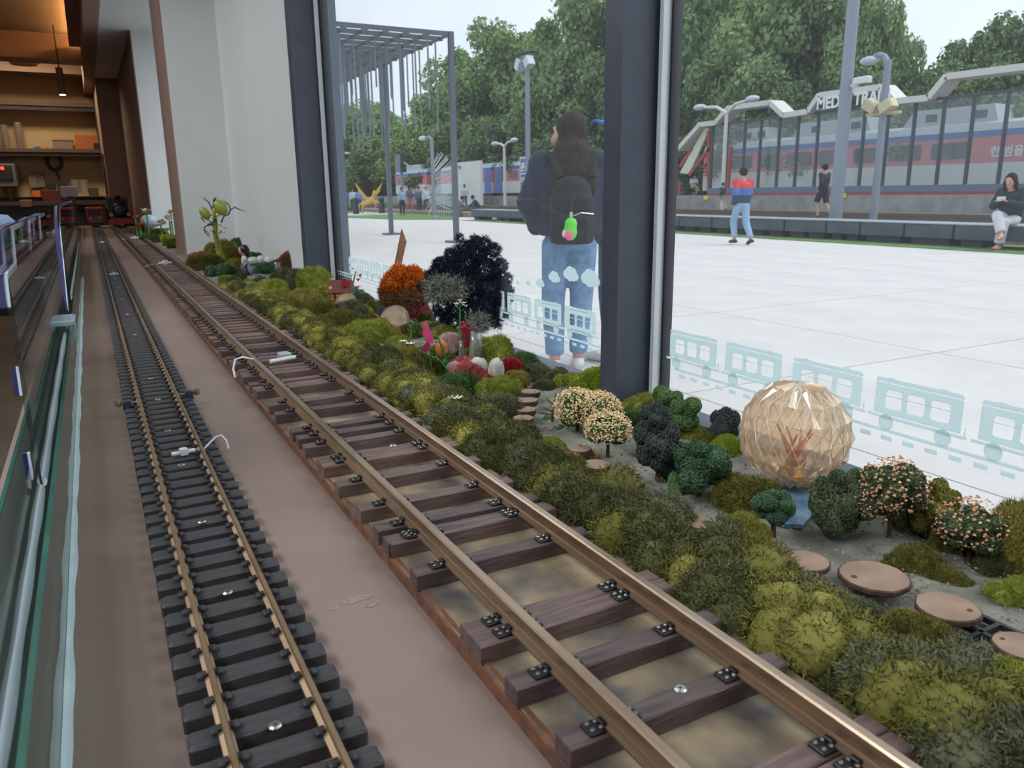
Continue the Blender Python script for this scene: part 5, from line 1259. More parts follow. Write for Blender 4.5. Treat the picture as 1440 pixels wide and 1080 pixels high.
px_posts = [1002.5, 1023, 1047.6, 1070, 1096, 1122, 1150, 1183, 1214, 1247, 1284, 1324, 1365, 1412]
yp = [PX(x, 190, XT).y - 15 for x in px_posts] + [PX(1412, 190, XT).y - 15 - 1.32*k for k in range(1, 9)]
for k, yy in enumerate(yp):
    MB().box(-.06, .06, yy-.055, yy+.055, .38, 3.62).build('post', m_post, e)
    if k: MB().box(-.008, .008, yp[k], yp[k-1], .38, 3.62).build('glass_panel', m_scr, e)
MB().box(-.09, .09, yB, yA, 3.60, 3.70).build('top_rail', m_post, e)
zz = [(60, 375), (150, 275), (212, 268), (265, 208), (435, 186), (490, 238), (590, 222), (635, 157), (885, 124), (940, 182), (1080, 167), (1150, 82), (1440, 46), (1700, 15)]
pl = [PX(940 + x/2.88, 80 + y/2.88, XT) - Vector((XT, 15, 0)) for x, y in zz]
for a, c in zip(pl[:-1], pl[1:]): MB().bar((0, a.y, a.z), (0, c.y, c.z), .9, .24, up=(0, 0, 1)).build('roof_frame', m_wf, e)
q4 = [PX(940 + x/2.88, 80 + y/2.88, XT) - Vector((XT, 15, 0)) for x, y in ((48, 470), (150, 285), (168, 290), (85, 475))]
MB().prism([(p.y, p.z) for p in q4], 'x', -.05, .05).build('slanted_panel', mat('pale_green_panel', s2l(206, 214, 190), .6), e, recalc=True)
for (x0, y0, x1, y1) in ((85, 478, 168, 370), (48, 445, 100, 370), (45, 500, 45, 565), (165, 300, 165, 560), (252, 365, 240, 560)):
    a, c = [PX(940 + x/2.88, 80 + y/2.88, XT) - Vector((XT, 15, 0)) for x, y in ((x0, y0), (x1, y1))]; MB().bar((-.02, a.y, a.z), (-.02, c.y, c.z), .1, .2).build('red_brace', m_dkred, e)
# lettering
def lettering(txt, m, size, parent, loc, extr=.02, flip=False):
    cu = bpy.data.curves.new('txt', 'FONT'); cu.body = txt; cu.size = size; cu.extrude = extr; cu.offset = size*.028
    o = bpy.data.objects.new('tmp', cu); COL.objects.link(o)
    me = bpy.data.meshes.new_from_object(o.evaluated_get(bpy.context.evaluated_depsgraph_get())); bpy.data.objects.remove(o); bpy.data.curves.remove(cu)
    me.transform(Matrix(((0, 0, -1, 0), (-1, 0, 0, 0), (0, 1, 0, 0), (0, 0, 0, 1))))      # reads from -X, running towards -Y
    me.materials.clear(); me.materials.append(m); b_ = obj('lettering', me, None, parent); b_.location = loc; return b_
m_sign = mat('white_letters', s2l(226, 228, 230), .5)
a = PX(1159, 157, XT) - Vector((XT, 15, 0)); c = PX(1262, 140, XT) - Vector((XT, 15, 0))
t = lettering('MEDIA TRAIN', m_sign, .70, e, (-.50, a.y, 3.74)); t['label'] = 'white block letters reading MEDIA TRAIN'
wt = max(v.co.y for v in t.data.vertices) - min(v.co.y for v in t.data.vertices); t.scale = (1, abs(a.y - c.y)/max(wt, .01), 1)

m_tw = mat('train_white', s2l(214, 216, 212), .5, c2=s2l(206, 208, 204), scale=1); m_tp = mat('train_pink', s2l(212, 122, 132), .5, c2=s2l(206, 112, 122), scale=1); m_tb = mat('train_blue', s2l(44, 104, 178), .45); m_tg = mat('train_grey_roof', s2l(176, 184, 188), .5); m_twin = mat('train_window', s2l(44, 50, 56), .15); m_dkunder = mat('train_underframe', s2l(56, 56, 60), .7)
XC = 31.4
def zt(y): return PX(1349.7, y, XC).z
zs = dict(roof=zt(171), b1=zt(186), b0=zt(194.6), w1=zt(200), w0=zt(227.6)+.12, p0=zt(230.5))
def coach(name, y0, y1, label, wins, extra=None):
    e = empty(name, (XC, y0, 0)); tag(e, label, 'train', 'pink, white and blue train coaches'); L = y1-y0
    MB().box(0, 2.8, 0, L, .25, zs['p0']).build('white_side', m_tw, e); MB().box(0, 2.8, 0, L, zs['p0'], zs['b0']).build('pink_side', m_tp, e)
    MB().box(-.01, 2.8, 0, L, zs['b0'], zs['b1']).build('blue_stripe', m_tb, e)
    r0, r1 = zs['b1'], zs['roof']; MB().prism([(0, r0), (2.8, r0), (2.6, r1-.12), (2.2, r1), (.6, r1), (.15, r1-.14)], 'y', 0, L).build('roof', m_tg, e, recalc=True)
    MB().box(.2, 2.6, .2, L-.2, 0.0, .25).build('underframe', m_dkunder, e)
    for (wa, wc) in wins:
        MB().prism(rrect(wa-y0, wc-y0, zs['w0'], zs['w1'], .09, 2), 'x', -.03, .05).build('window', m_twin, e, recalc=True)
    return e
def wy(a, c): 
    u, v = PX(940 + a/2.88, 215, XC).y, PX(940 + c/2.88, 215, XC).y; return (min(u, v), max(u, v))
e1 = coach('train_coach', 7.0, PX(990, 215, XC).y, 'pink, white and blue train coach behind the glazed screen', [wy(a, c) for a, c in ((180, 215), (258, 342), (380, 448), (485, 582), (612, 700), (750, 838), (895, 1022), (1065, 1215))])
for (a, c, top, wn_) in ((905, 1290, 216, (1150, 1190)), (465, 780, 263, (640, 720)), (262, 372, 304, None)):
    y0, y1 = wy(a, c); hz = .62
    b = MB().prism([(y0 - e1.location.y, zs['roof']-.1), (y1 - e1.location.y, zs['roof']-.1), (y1 - .5 - e1.location.y, zs['roof'] + hz), (y0 + .25 - e1.location.y, zs['roof'] + hz)], 'x', .5, 2.3)
    u = b.build('roof_unit', m_tg, e1, recalc=True)
    for f in (.12, .62): MB().box(.47, .5, (y0*(1-f) + y1*f) - e1.location.y, (y0*(1-f) + y1*f) - e1.location.y + .5, zs['roof']+.12, zs['roof']+.42).build('vent', m_twin, u)
p = PX(1396, 221, XC); t = lettering('\ud55c \ubc94\uc744 \uc9c0\ub098', m_sign, .42, e1, (-.03, p.y + .1 - e1.location.y, p.z + .05), .01); t['label'] = 'white lettering on the pink side'
# coaches further left
yl = [PX(x, 250, XC).y for x in (775, 697, 690, 640)]
e2 = coach('train_coach', PX(790, 250, XC).y, PX(697, 250, XC).y, 'train coach left of the standing woman behind the double lamp', [(PX(b_, 250, XC).y, PX(a_, 250, XC).y) for a_, b_ in ((700, 709), (716, 727), (733, 742), (748, 757))])
e3 = coach('train_coach', PX(691, 250, XC).y, PX(675, 250, XC).y + 9, 'train coach end behind the white wall panel', [])
for e_, f in ((e2, 1.0), (e3, 0.0)):
    L = (PX(697, 250, XC).y - e2.location.y) if f else 0
    MB().box(-.05, .0, (L - 1.2) if f else 0.1, L if f else 1.3, .3, zs['b1']).build('blue_door', m_tb, e_)
    MB().box(-.06, -.05, (L-.8) if f else .5, (L-.4) if f else .9, 1.3, 2.2).build('door_window', m_twin, e_)
o = MB().cbox(.3, 2.5, PX(697, 250, XC).y, PX(691, 250, XC).y, .4, zs['b1'], .05).build('gangway', mat('gangway_rubber', s2l(150, 152, 158), .7), None); o.location = (XC, 0, 0); tag(o, 'grey gangway bellows between two coaches', 'gangway')
ya, yb_ = PX(600, 250, XC).y, PX(556, 250, XC).y
e4 = coach('train_coach', ya, yb_, 'farthest train coach behind the winged sculpture', [(PX(b_, 250, XC).y, PX(a_, 250, XC).y) for a_, b_ in ((559, 565), (567, 574), (576, 584), (586, 594))])
MB().box(.6, 2.2, 3, 9, zs['roof']-.05, zs['roof']+.5).build('roof_unit', m_tg, e4); MB().box(.6, 2.2, 1.0, 3.2, zs['roof']-.05, zs['roof']+.55).build('roof_unit', m_tg, e2); MB().box(.6, 2.2, -1, 0, zs['roof']-.05, zs['roof']+.4).build('roof_unit', m_tg, e2)
# sign boards
a, c = PX(676, 250, 28).y, PX(642, 250, 28).y
e = empty('white_panel_wall', (28, a, -.70)); tag(e, 'tall white panel wall behind the standing visitor', 'panel'); zt1 = PX(660, 227, 28).z
MB().box(0, .2, 0, c-a, 0, zt1+.7).build('panel', m_tw, e); MB().box(-.12, 0, c-a-.9, c-a-.5, zt1+.2, zt1+.4).build('camera', m_twin, e)
a, c = PX(764, 250, 27).y, PX(731, 250, 27).y; e = empty('blue_sign_board', (27, a, -.70)); tag(e, 'tall blue information board with white lettering behind woman', 'sign'); zt1 = PX(735, 223, 27).z + .7
MB().box(0, .15, 0, c-a, 0, zt1+.12).build('frame', m_wf, e); MB().box(-.03, 0, .1, c-a-.15, .15, zt1).build('blue_face', m_tb, e)
MB().box(-.04, -.03, .1, c-a-.15, zt1-1.05, zt1-.98).build('white_line', m_sign, e); MB().box(-.04, -.03, .1, c-a-.15, zt1-1.75, zt1-1.69).build('orange_line', m_of, e)
t = lettering('\uad00\uad11\uc5ed', m_sign, .62, e, (-.04, c-a-.2, zt1-.8), .01); t = lettering('CITY', m_sign, .38, e, (-.04, c-a-.2, zt1-1.55), .01)

# ------------------------------------------------------------------ pergola
m_perg = mat('pergola_steel', s2l(84, 90, 100), .5); m_rod = mat('hanging_rod_steel', s2l(120, 128, 136), .4, metal=.3)
pp1, pp2 = G(642, 341), G(549, 330); px_, py_ = pp1.x, pp1.y
Htop = PY(627, 44, py_).z
e = empty('pergola', (px_, py_, GZ)); tag(e, 'dark steel pergola with grid roof and hanging rods', 'pergola'); H = Htop - GZ
DY = pp2.y - pp1.y
for (xx, yy) in ((0, 0), (0, DY), (-5.6, 0), (-5.6, DY), (-5.6, DY*2)):
    MB().box(xx-.06, xx+.06, yy-.06, yy+.06, 0, H).build('post', m_perg, e); MB().box(xx-.22, xx+.22, yy-.22, yy+.22, 0, .05).build('foot_plate', m_perg, e)
for k in range(16): MB().box(-6, .06, k*DY*2/15-.03, k*DY*2/15+.03, H-.10, H).build('beam', m_perg, e)
for k in range(12): MB().box(-k*.5-.03, -k*.5+.03, 0, DY*2, H-.08, H-.02).build('beam', m_perg, e)
rod_me = MB().tube([(0, 0, 0), (0, 0, -1)], .022, 6).mesh('rod'); q = random.Random(8)
for k in range(150):
    o = inst('rod', rod_me, m_rod, e, (-.5*q.randrange(0, 9), q.uniform(.1, DY*2), H-.1), (0, 0, 0), (1, 1, q.uniform(1.0, 2.4)))

# ------------------------------------------------------------------ lamps and masts
m_mast = mat('mast_grey', s2l(132, 140, 154), .5); m_head = mat('lamp_head', s2l(190, 196, 204), .4); m_beige = mat('beige_flood', s2l(206, 190, 160), .5)
def mast(foot, top, X, r, label, name='lamp_post'):
    a, c = PX(*foot, X), PX(*top, X); e = empty(name, (X, a.y, GZ)); tag(e, label, 'lamp post'); Hm = c.z - GZ
    MB().tube([(0, 0, 0), (0, 0, Hm)], [r, r*.85], 12).build('pole', m_mast, e); MB().lathe([(r*1.8, 0), (r*1.7, .08), (r, .15)], n=12).build('foot', m_mast, e)
    return e, Hm, a.y
e, Hm, ym = mast((1175, 303), (1200, -40), 17.6, .17, 'thick grey mast with a white camera in front of the letters')
p = PX(1207, 114, 17.6); MB().cbox(-.1, .1, p.y-ym-.35, p.y-ym+.12, p.z-GZ-.07, p.z-GZ+.09, .03).build('camera', m_white, e); MB().tube([(0, 0, p.z-GZ-.08), (0, p.y-ym, p.z-GZ-.1)], .05, 8).build('bracket', m_white, e)
e, Hm, ym = mast((1228, 306), (1246, 85), 18.4, .10, 'slim grey lamp post with curved head and two beige floodlights')
p = PX(1222, 74, 18.4); MB().tube([(0, 0, Hm-.1), (0, .12, Hm+.1), (0, .3, Hm+.16), (0, .6, Hm+.1)], [.09, .08, .08, .06], 8).build('neck', m_mast, e); b = MB(); b.ball((0, .55, Hm+.06), .28, 12, 8, (.7, 1, .4)); b.build('lamp_head', m_head, e)
for x in (1229, 1252):
    p = PX(x, 149, 18.4); o = MB().cbox(-.15, .15, -.2, .2, -.13, .13, .04).build('floodlight', m_beige, e); o.location = (-.1, p.y-ym, p.z-GZ); o.rotation_euler = (.5 if x < 1240 else -.5, 0, 0)
p = PX(1240, 153, 18.4); MB().bar((0, -.5, p.z-GZ-.12), (0, .5, p.z-GZ-.12), .07).build('cross_arm', m_beige, e)
def double_lamp(cxy, foot, l, r, X, label):
    a, c = PX(*foot, X), PX(*cxy, X); e = empty('double_lamp', (X, a.y, GZ)); tag(e, label, 'lamp post', 'double armed lamps'); Hm = c.z-GZ
    MB().tube([(0, 0, 0), (0, 0, Hm)], [.11, .09], 10).build('pole', m_wf, e)
    for t in (l, r):
        q_ = PX(*t, X); d = Vector((0, q_.y - a.y, q_.z - GZ)); m_ = Vector((0, d.y*.35, Hm + (d.z-Hm)*.75)); MB().tube([(0, 0, Hm), m_, d], [.09, .08, .06], 8).build('arm', m_wf, e)
        b = MB(); b.smooth = True; b.ball(d + Vector((0, .0, 0)), .42, 12, 8, (.6, 1, .38)); b.build('lamp_head', m_head, e)
double_lamp((1018, 160), (1016, 275), (984, 151), (1058, 139), 28.5, 'white double armed lamp left of the zigzag roof frame')
double_lamp((709, 206), (710, 275), (696, 202), (723, 197), 27, 'white double armed lamp in front of the left coach')
e, Hm, ym = mast((743, 290), (741, 78), 24, .16, 'grey mast carrying two floodlights above the woman')
MB().box(-.1, .1, -.5, .5, Hm-.1, Hm+.05).build('cross_arm', m_mast, e)
for s in (-1, 1): o = MB().cbox(-.25, .25, -.25, .25, -.3, .3, .04).build('floodlight', m_head, e); o.location = (-.2, s*.55, Hm-.45); o.rotation_euler = (s*.5, 0, 0)
MB().bar((0, -.7, Hm+.1), (0, .9, Hm+.15), .5, .06).build('solar_panel', m_seal, e)
e, Hm, ym = mast((611, 312), (606, 195), 15.0, .09, 'slim grey lamp post left of the winged sculpture')
MB().tube([(0, 0, Hm-.05), (0, .3, Hm+.12), (0, .9, Hm+.10)], [.07, .06, .04], 8).build('arm', m_mast, e); b = MB(); b.smooth = True; b.ball((0, 1.15, Hm+.08), .4, 10, 8, (.4, 1, .3)); b.build('lamp_head', m_head, e)
e, Hm, ym = mast((567, 296), (562, 222), 18.0, .10, 'dark signal post with box at far left')
MB().box(-.2, .2, -.4, .6, Hm-.9, Hm+.2).build('signal_box', m_twin, e); MB().bar((0, -1.6, Hm-.6), (0, 0, Hm-.2), .08).build('arm', m_mast, e)
for k, (x, y) in enumerate(((537, 297), (501, 298))):
    p = G(x, y+3); o = MB().lathe([(.2, 0), (.2, .9), (.17, 1.0)], n=10).build('bollard', m_twin); o.location = p; tag(o, ['dark bollard in front of the golden horse', 'dark bollard left of the golden horse'][k], 'bollard')
# distant warning plates
for k, (x, y) in enumerate(((1185, 275), (993, 278))):
    p = PX(x, y, XT - .35); o = MB().box(-.02, .02, -.18, .18, -.1, .1).build('yellow_plate', mat('yellow_plate_paint', s2l(226, 206, 70), .5)); o.location = p; tag(o, ['yellow plate on the platform edge right of the thick mast', 'yellow plate on the platform edge at the slanted panel'][k], 'plate', 'yellow platform plates')

# ------------------------------------------------------------------ sculptures
m_gold2 = mat('golden_statue', s2l(214, 166, 70), .45, metal=.3); m_silver = mat('silver_blade', s2l(224, 232, 238), .35, metal=.1)
p = G(520, 301); s = mpp(p); e = empty('golden_winged_horse', p); tag(e, 'golden winged horse statue on the lawn', 'statue')
def h(dx, dz, dy=0): return Vector((ux.x*dx*s + dy*s*.5, ux.y*dx*s - dy*s*.3, dz*s))
b = MB(); b.tube([h(-9, 14), h(-4, 15), h(2, 18), h(6, 21)], [3.4*s, 3.9*s, 4.2*s, 3*s], 10); b.tube([h(5, 20), h(7, 27), h(8, 31)], [3*s, 2.2*s, 2*s], 8); b.tube([h(7, 32), h(11, 27)], [2.2*s, 1.3*s], 8)
for (x0, pts) in ((0, [(-9, 14, 2), (-12, 7, 2), (-11, 0, 2)]), (0, [(-8, 14, -2), (-9, 7, -2), (-8, 0, -2)]), (0, [(4, 17, 2), (9, 12, 2), (6, 7, 2)]), (0, [(5, 18, -2), (13, 17, -2), (16, 13, -2)])): b.tube([h(*q_) for q_ in pts], [2*s, 1.3*s, .9*s], 7)
b.tube([h(-11, 16), h(-15, 12), h(-15, 6)], [1.2*s, 1.3*s, .6*s], 6); fluid(b.build('body', m_gold2, e), 1.1*s, 2)
for sgn, pts in ((1, [(0, 20), (-8, 30), (-19, 44), (-14, 32), (-6, 20)]), (-1, [(6, 24), (12, 34), (20, 43), (15, 30), (8, 22)])):
    b = MB(); v = [h(*q_) for q_ in pts]; k = len(v); n_ = Vector((-ux.y, ux.x, 0))*.5*s; b.add([a+n_ for a in v]+[a-n_ for a in v], [tuple(range(k)), tuple(reversed(range(k, 2*k)))] + [(i, k+i, k+(i+1) % k, (i+1) % k) for i in range(k)]); b.build('wing', m_gold2, e, recalc=True)
MB().lathe([(9*s, -2*s), (9*s, 0)], n=12).build('plinth', m_bleg, e)
p = G(617, 305); s = mpp(p); e = empty('silver_wing_sculpture', p); tag(e, 'silver wing sculpture of metal blades behind the pergola post', 'sculpture')
q = random.Random(2)
for k in range(40):
    t = k/39; root = h(-8 + 6*math.sin(t*3), 20 + 48*t, q.uniform(-4, 4)); a = -.2 + 1.35*t; L = (26 + 14*math.sin(PI*t))
    tip = root + h(math.cos(a)*L, math.sin(a)*L*.8 - 8*(1-t), q.uniform(-6, 6)); MB().bar(root, tip, 2.0*s, .5*s).build('blade', m_silver, e)
for k in range(14):
    t = k/13; root = h(-6, 40 - 26*t, q.uniform(-4, 4)); tip = root + h(-16 + 8*t, -10 - 4*t + 14*(1-t), q.uniform(-4, 4)); MB().bar(root, tip, 1.8*s, .5*s).build('blade', m_silver, e)
for k in range(9): MB().bar(h(2+k, 42, k-4), h(-6 + k*2.6, 0, k-4), 1.1*s, .4*s).build('leg_blade', m_silver, e)
# ------------------------------------------------------------------ big trees behind the trains
m_trunk = mat('tree_trunk', s2l(84, 74, 66), .9, c2=s2l(64, 56, 50), scale=4)
LEAF = {'mid': fleck('tree_leaves_mid', [s2l(92, 118, 76), s2l(134, 158, 104), s2l(174, 192, 136)], .7, .25), 'pale': fleck('tree_leaves_pale', [s2l(104, 134, 80), s2l(146, 172, 106), s2l(180, 202, 138)], .7, .25), 'dark': fleck('tree_leaves_dark', [s2l(76, 98, 68), s2l(110, 132, 90), s2l(148, 166, 116)], .7, .2)}
BIG = []
for s_ in range(4):
    g = np.random.default_rng(200+s_); lob = []
    for _ in range(26):
        u = norm(g.normal(0, 1, (1, 3)))[0]; rr = g.uniform(.35, .8); lob.append((u[0]*rr, u[1]*rr, u[2]*rr*1.1, g.uniform(.16, .30)))
    lob = np.array(lob); n = 14000; pick = g.choice(len(lob), n); u = norm(g.normal(0, 1, (n, 3))); pts = lob[pick, :3] + u*lob[pick, 3:4]*g.uniform(.5, 1.08, (n, 1))
    d = norm(u + g.normal(0, .7, (n, 3))); a = norm(np.cross(d, g.normal(0, 1, (n, 3)))); c = np.cross(d, a); z = .030*g.uniform(.6, 1.5, (n, 1))
    V = np.stack([pts - a*z, pts - c*z*.7, pts + a*z, pts + c*z*.7], 1).reshape(-1, 3); k = np.arange(n)[:, None]*4
    BIG.append(np_mesh('leaves', V, np.concatenate([k+np.array([0, 1, 2]), k+np.array([0, 2, 3])], 0)))
def big_tree(x, ytop, X, w, label, key, name='broadleaf_tree', base_y=None, k=None):
    """crown top at photo point (x, ytop) in the plane X; w photo pixels half width"""
    t = PX(x, ytop, X); s = mpp(t); zb = -.7; Hc = t.z - zb; r = w*s*1.75
    e = empty(name, (X, t.y, zb)); tag(e, label, 'tree', 'trees behind the trains')
    MB().tube([(0, 0, -.2), (.1, .1, Hc*.3), (0, 0, Hc*.8)], [.32, .26, .1], 8).build('trunk', m_trunk, e)
    rz_ = min(Hc*.5, max(r*1.1, Hc*.42))
    kk = rnd.randrange(4) if k is None else k
    inst('crown', BIG[kk], LEAF[key], e, (0, 0, Hc - rz_*1.0), (0, 0, rnd.uniform(0, 6)), (r, r, rz_))
    inst('lower_crown', BIG[(kk+1) % 4], LEAF[key], e, (-.5, 0, (Hc - rz_)*.55), (0, 0, rnd.uniform(0, 6)), (r*1.05, r*1.05, max(rz_*.7, (Hc-rz_)*.62)))
tl = [
    (500, 120, 40, 55, 'hazy tree behind the pergola rods at far left', 'pale'), (560, 150, 42, 55, 'hazy tree behind the far signal post', 'mid'), (610, 130, 40, 45, 'tree right of the far signal post', 'pale'),
    (668, 45, 40, 48, 'tall tree left of the floodlight mast', 'mid'), (700, 22, 38, 52, 'tall tree behind the left double lamp', 'mid'), (745, 8, 42, 55, 'tall tree behind the floodlight mast', 'dark'), (800, -25, 38, 62, 'tallest tree above the standing woman', 'mid'), (850, -10, 40, 55, 'tree behind the dark window post', 'mid'),
    (905, -70, 40, 60, 'tree hidden mostly by the window post', 'dark'), (975, -80, 38, 62, 'leafy tree at the left edge of the right pane', 'mid'), (1045, -90, 39, 68, 'broad leafy tree above the double lamp', 'mid'), (1115, -80, 38, 68, 'leafy tree above the white letters', 'mid'), (1180, -80, 40, 60, 'leafy tree behind the thick mast', 'dark'),
    (1238, -50, 39, 40, 'tree behind the slim lamp post', 'mid'), (1310, 78, 41, 40, 'lower tree under the sky gap', 'dark'), (1400, 20, 38, 50, 'dark tree right of the sky gap', 'dark'), (1470, -20, 38, 60, 'dark tree at the right edge', 'dark'), (1540, -10, 38, 80, 'tree beyond the right edge', 'mid'),
    (640, 175, 36, 40, 'low tree behind the white panel wall', 'dark'), (720, 140, 36, 45, 'low dark tree behind the left coach', 'dark'), (790, 120, 36, 45, 'low tree behind the woman', 'dark'), (1000, 110, 35, 55, 'low tree behind the slanted panel', 'dark'), (1090, 95, 35, 55, 'low tree behind the coach roof', 'dark'), (1180, 80, 35, 55, 'low dark tree behind the letters', 'dark'), (1265, 90, 35, 50, 'low tree behind the slim lamp', 'dark'), (1350, 80, 35, 60, 'low tree behind the right roof frame', 'dark'), (1440, 60, 35, 60, 'low tree behind the right end of the coach', 'dark'), (540, 180, 44, 60, 'low hazy tree behind the golden horse', 'dark'), (470, 150, 44, 60, 'hazy tree at the left window edge', 'mid'),
]
for a in tl: big_tree(*a)
for k, (x, y, r, key) in enumerate(((470, 297, 16, 'pale'), (500, 297, 14, 'pale'), (548, 296, 14, 'dark'), (640, 296, 12, 'pale'), (690, 291, 10, 'pale'))):
    p = G(x, y); s = mpp(p); o = inst('hedge_bush', LEAFY[k % 3], LEAF[key], None, p, (0, 0, k), (r*s, r*s, r*s*.9)); tag(o, ['pale bush at the left window edge', 'yellow green bush left of the golden horse', 'dark bush right of the golden horse', 'bush beside the seated visitors', 'bush beside the squatting man'][k], 'bush', 'bushes across the plaza')

# ------------------------------------------------------------------ people
m_skin = mat('skin', s2l(196, 150, 126), .55)
def fabric(key, c, c2=None, sc=25): return mat('cloth_' + key, s2l(*c), .85, c2=s2l(*(c2 or [max(0, v-14) for v in c])), scale=sc, bump=.25, bscale=sc*6)
m_hair = mat('dark_hair', s2l(30, 23, 22), .7, c2=s2l(58, 44, 38), scale=9, stretch=(9, 9, .5), spec=.15); m_shoe_w = mat('white_shoe', s2l(210, 208, 206), .5); m_shoe_d = mat('dark_shoe', s2l(48, 44, 44), .6); m_denim = fabric('denim', (120, 150, 184), (96, 128, 164)); m_dkdenim = fabric('dark_denim', (66, 92, 126))
STAND = dict(pelvis=(0, 0, .94), waist=(0, 0, 1.08), chest=(0, .0, 1.30), neck=(0, .0, 1.45), head=(0, .02, 1.59), shL=(-.18, 0, 1.40), elL=(-.24, -.03, 1.13), wrL=(-.24, .05, .90), haL=(-.235, .08, .81), shR=(.18, 0, 1.40), elR=(.24, -.03, 1.13), wrR=(.24, .05, .90), haR=(.235, .08, .81),
             hiL=(-.095, 0, .90), knL=(-.10, .02, .50), anL=(-.10, -.02, .09), toL=(-.11, .14, .035), hiR=(.095, 0, .90), knR=(.10, .02, .50), anR=(.10, -.02, .09), toR=(.11, .14, .035))
WALK = dict(STAND, knL=(-.10, .16, .53), anL=(-.10, .06, .12), toL=(-.10, .22, .06), knR=(.10, -.06, .50), anR=(.10, -.30, .14), toR=(.10, -.20, .04), elL=(-.24, -.12, 1.14), wrL=(-.23, -.02, .94), haL=(-.22, .04, .87), elR=(.24, .06, 1.14), wrR=(.22, .2, .98), haR=(.21, .26, .94))
SIT = dict(STAND, pelvis=(0, 0, .56), waist=(0, .02, .70), chest=(0, .08, .92), neck=(0, .13, 1.06), head=(0, .19, 1.18), shL=(-.18, .08, 1.02), elL=(-.25, .16, .78), wrL=(-.10, .36, .84), haL=(-.05, .40, .87), shR=(.18, .08, 1.02), elR=(.25, .16, .78), wrR=(.10, .36, .84), haR=(.05, .40, .87),
           hiL=(-.09, .02, .54), knL=(-.10, .44, .50), anL=(-.06, .44, .10), toL=(-.06, .60, .04), hiR=(.09, .02, .55), knR=(.02, .46, .62), anR=(-.16, .60, .30), toR=(-.20, .74, .24))
SQUAT = dict(STAND, pelvis=(0, -.1, .36), waist=(0, -.06, .50), chest=(0, .08, .68), neck=(0, .18, .80), head=(0, .24, .92), shL=(-.18, .1, .78), elL=(-.24, .28, .58), wrL=(-.12, .42, .50), haL=(-.08, .46, .48), shR=(.18, .1, .78), elR=(.24, .28, .58), wrR=(.12, .42, .50), haR=(.08, .46, .48),
             hiL=(-.09, -.08, .34), knL=(-.14, .28, .46), anL=(-.13, .02, .09), toL=(-.13, .16, .035), hiR=(.09, -.08, .34), knR=(.14, .28, .46), anR=(.13, .02, .09), toR=(.13, .16, .035))
def hand(b, w, h_, up=(0, 0, 1), k=1.0, curl=.4):
    w, h_ = Vector(w), Vector(h_); d = (h_ - w).normalized(); s_ = d.cross(Vector(up)); s_ = s_.normalized() if s_.length > .1 else Vector((1, 0, 0)); n_ = s_.cross(d)
    b.obox(w + d*.045*k, d*.045*k, s_*.038*k, n_*.013*k)
    for i, L in enumerate((.062, .072, .068, .052)):
        o_ = w + d*.085*k + s_*(.029 - .0195*i)*k; b.tube([o_, o_ + d*L*.5*k - n_*curl*.012*k, o_ + d*L*.9*k - n_*curl*.035*k], [.0095*k, .009*k, .007*k], 6)
    t0 = w + d*.03*k + s_*.035*k; b.tube([t0, t0 + (d*.6 + s_*.8)*.035*k, t0 + (d*.9 + s_*.6)*.065*k], [.011*k, .010*k, .008*k], 6)
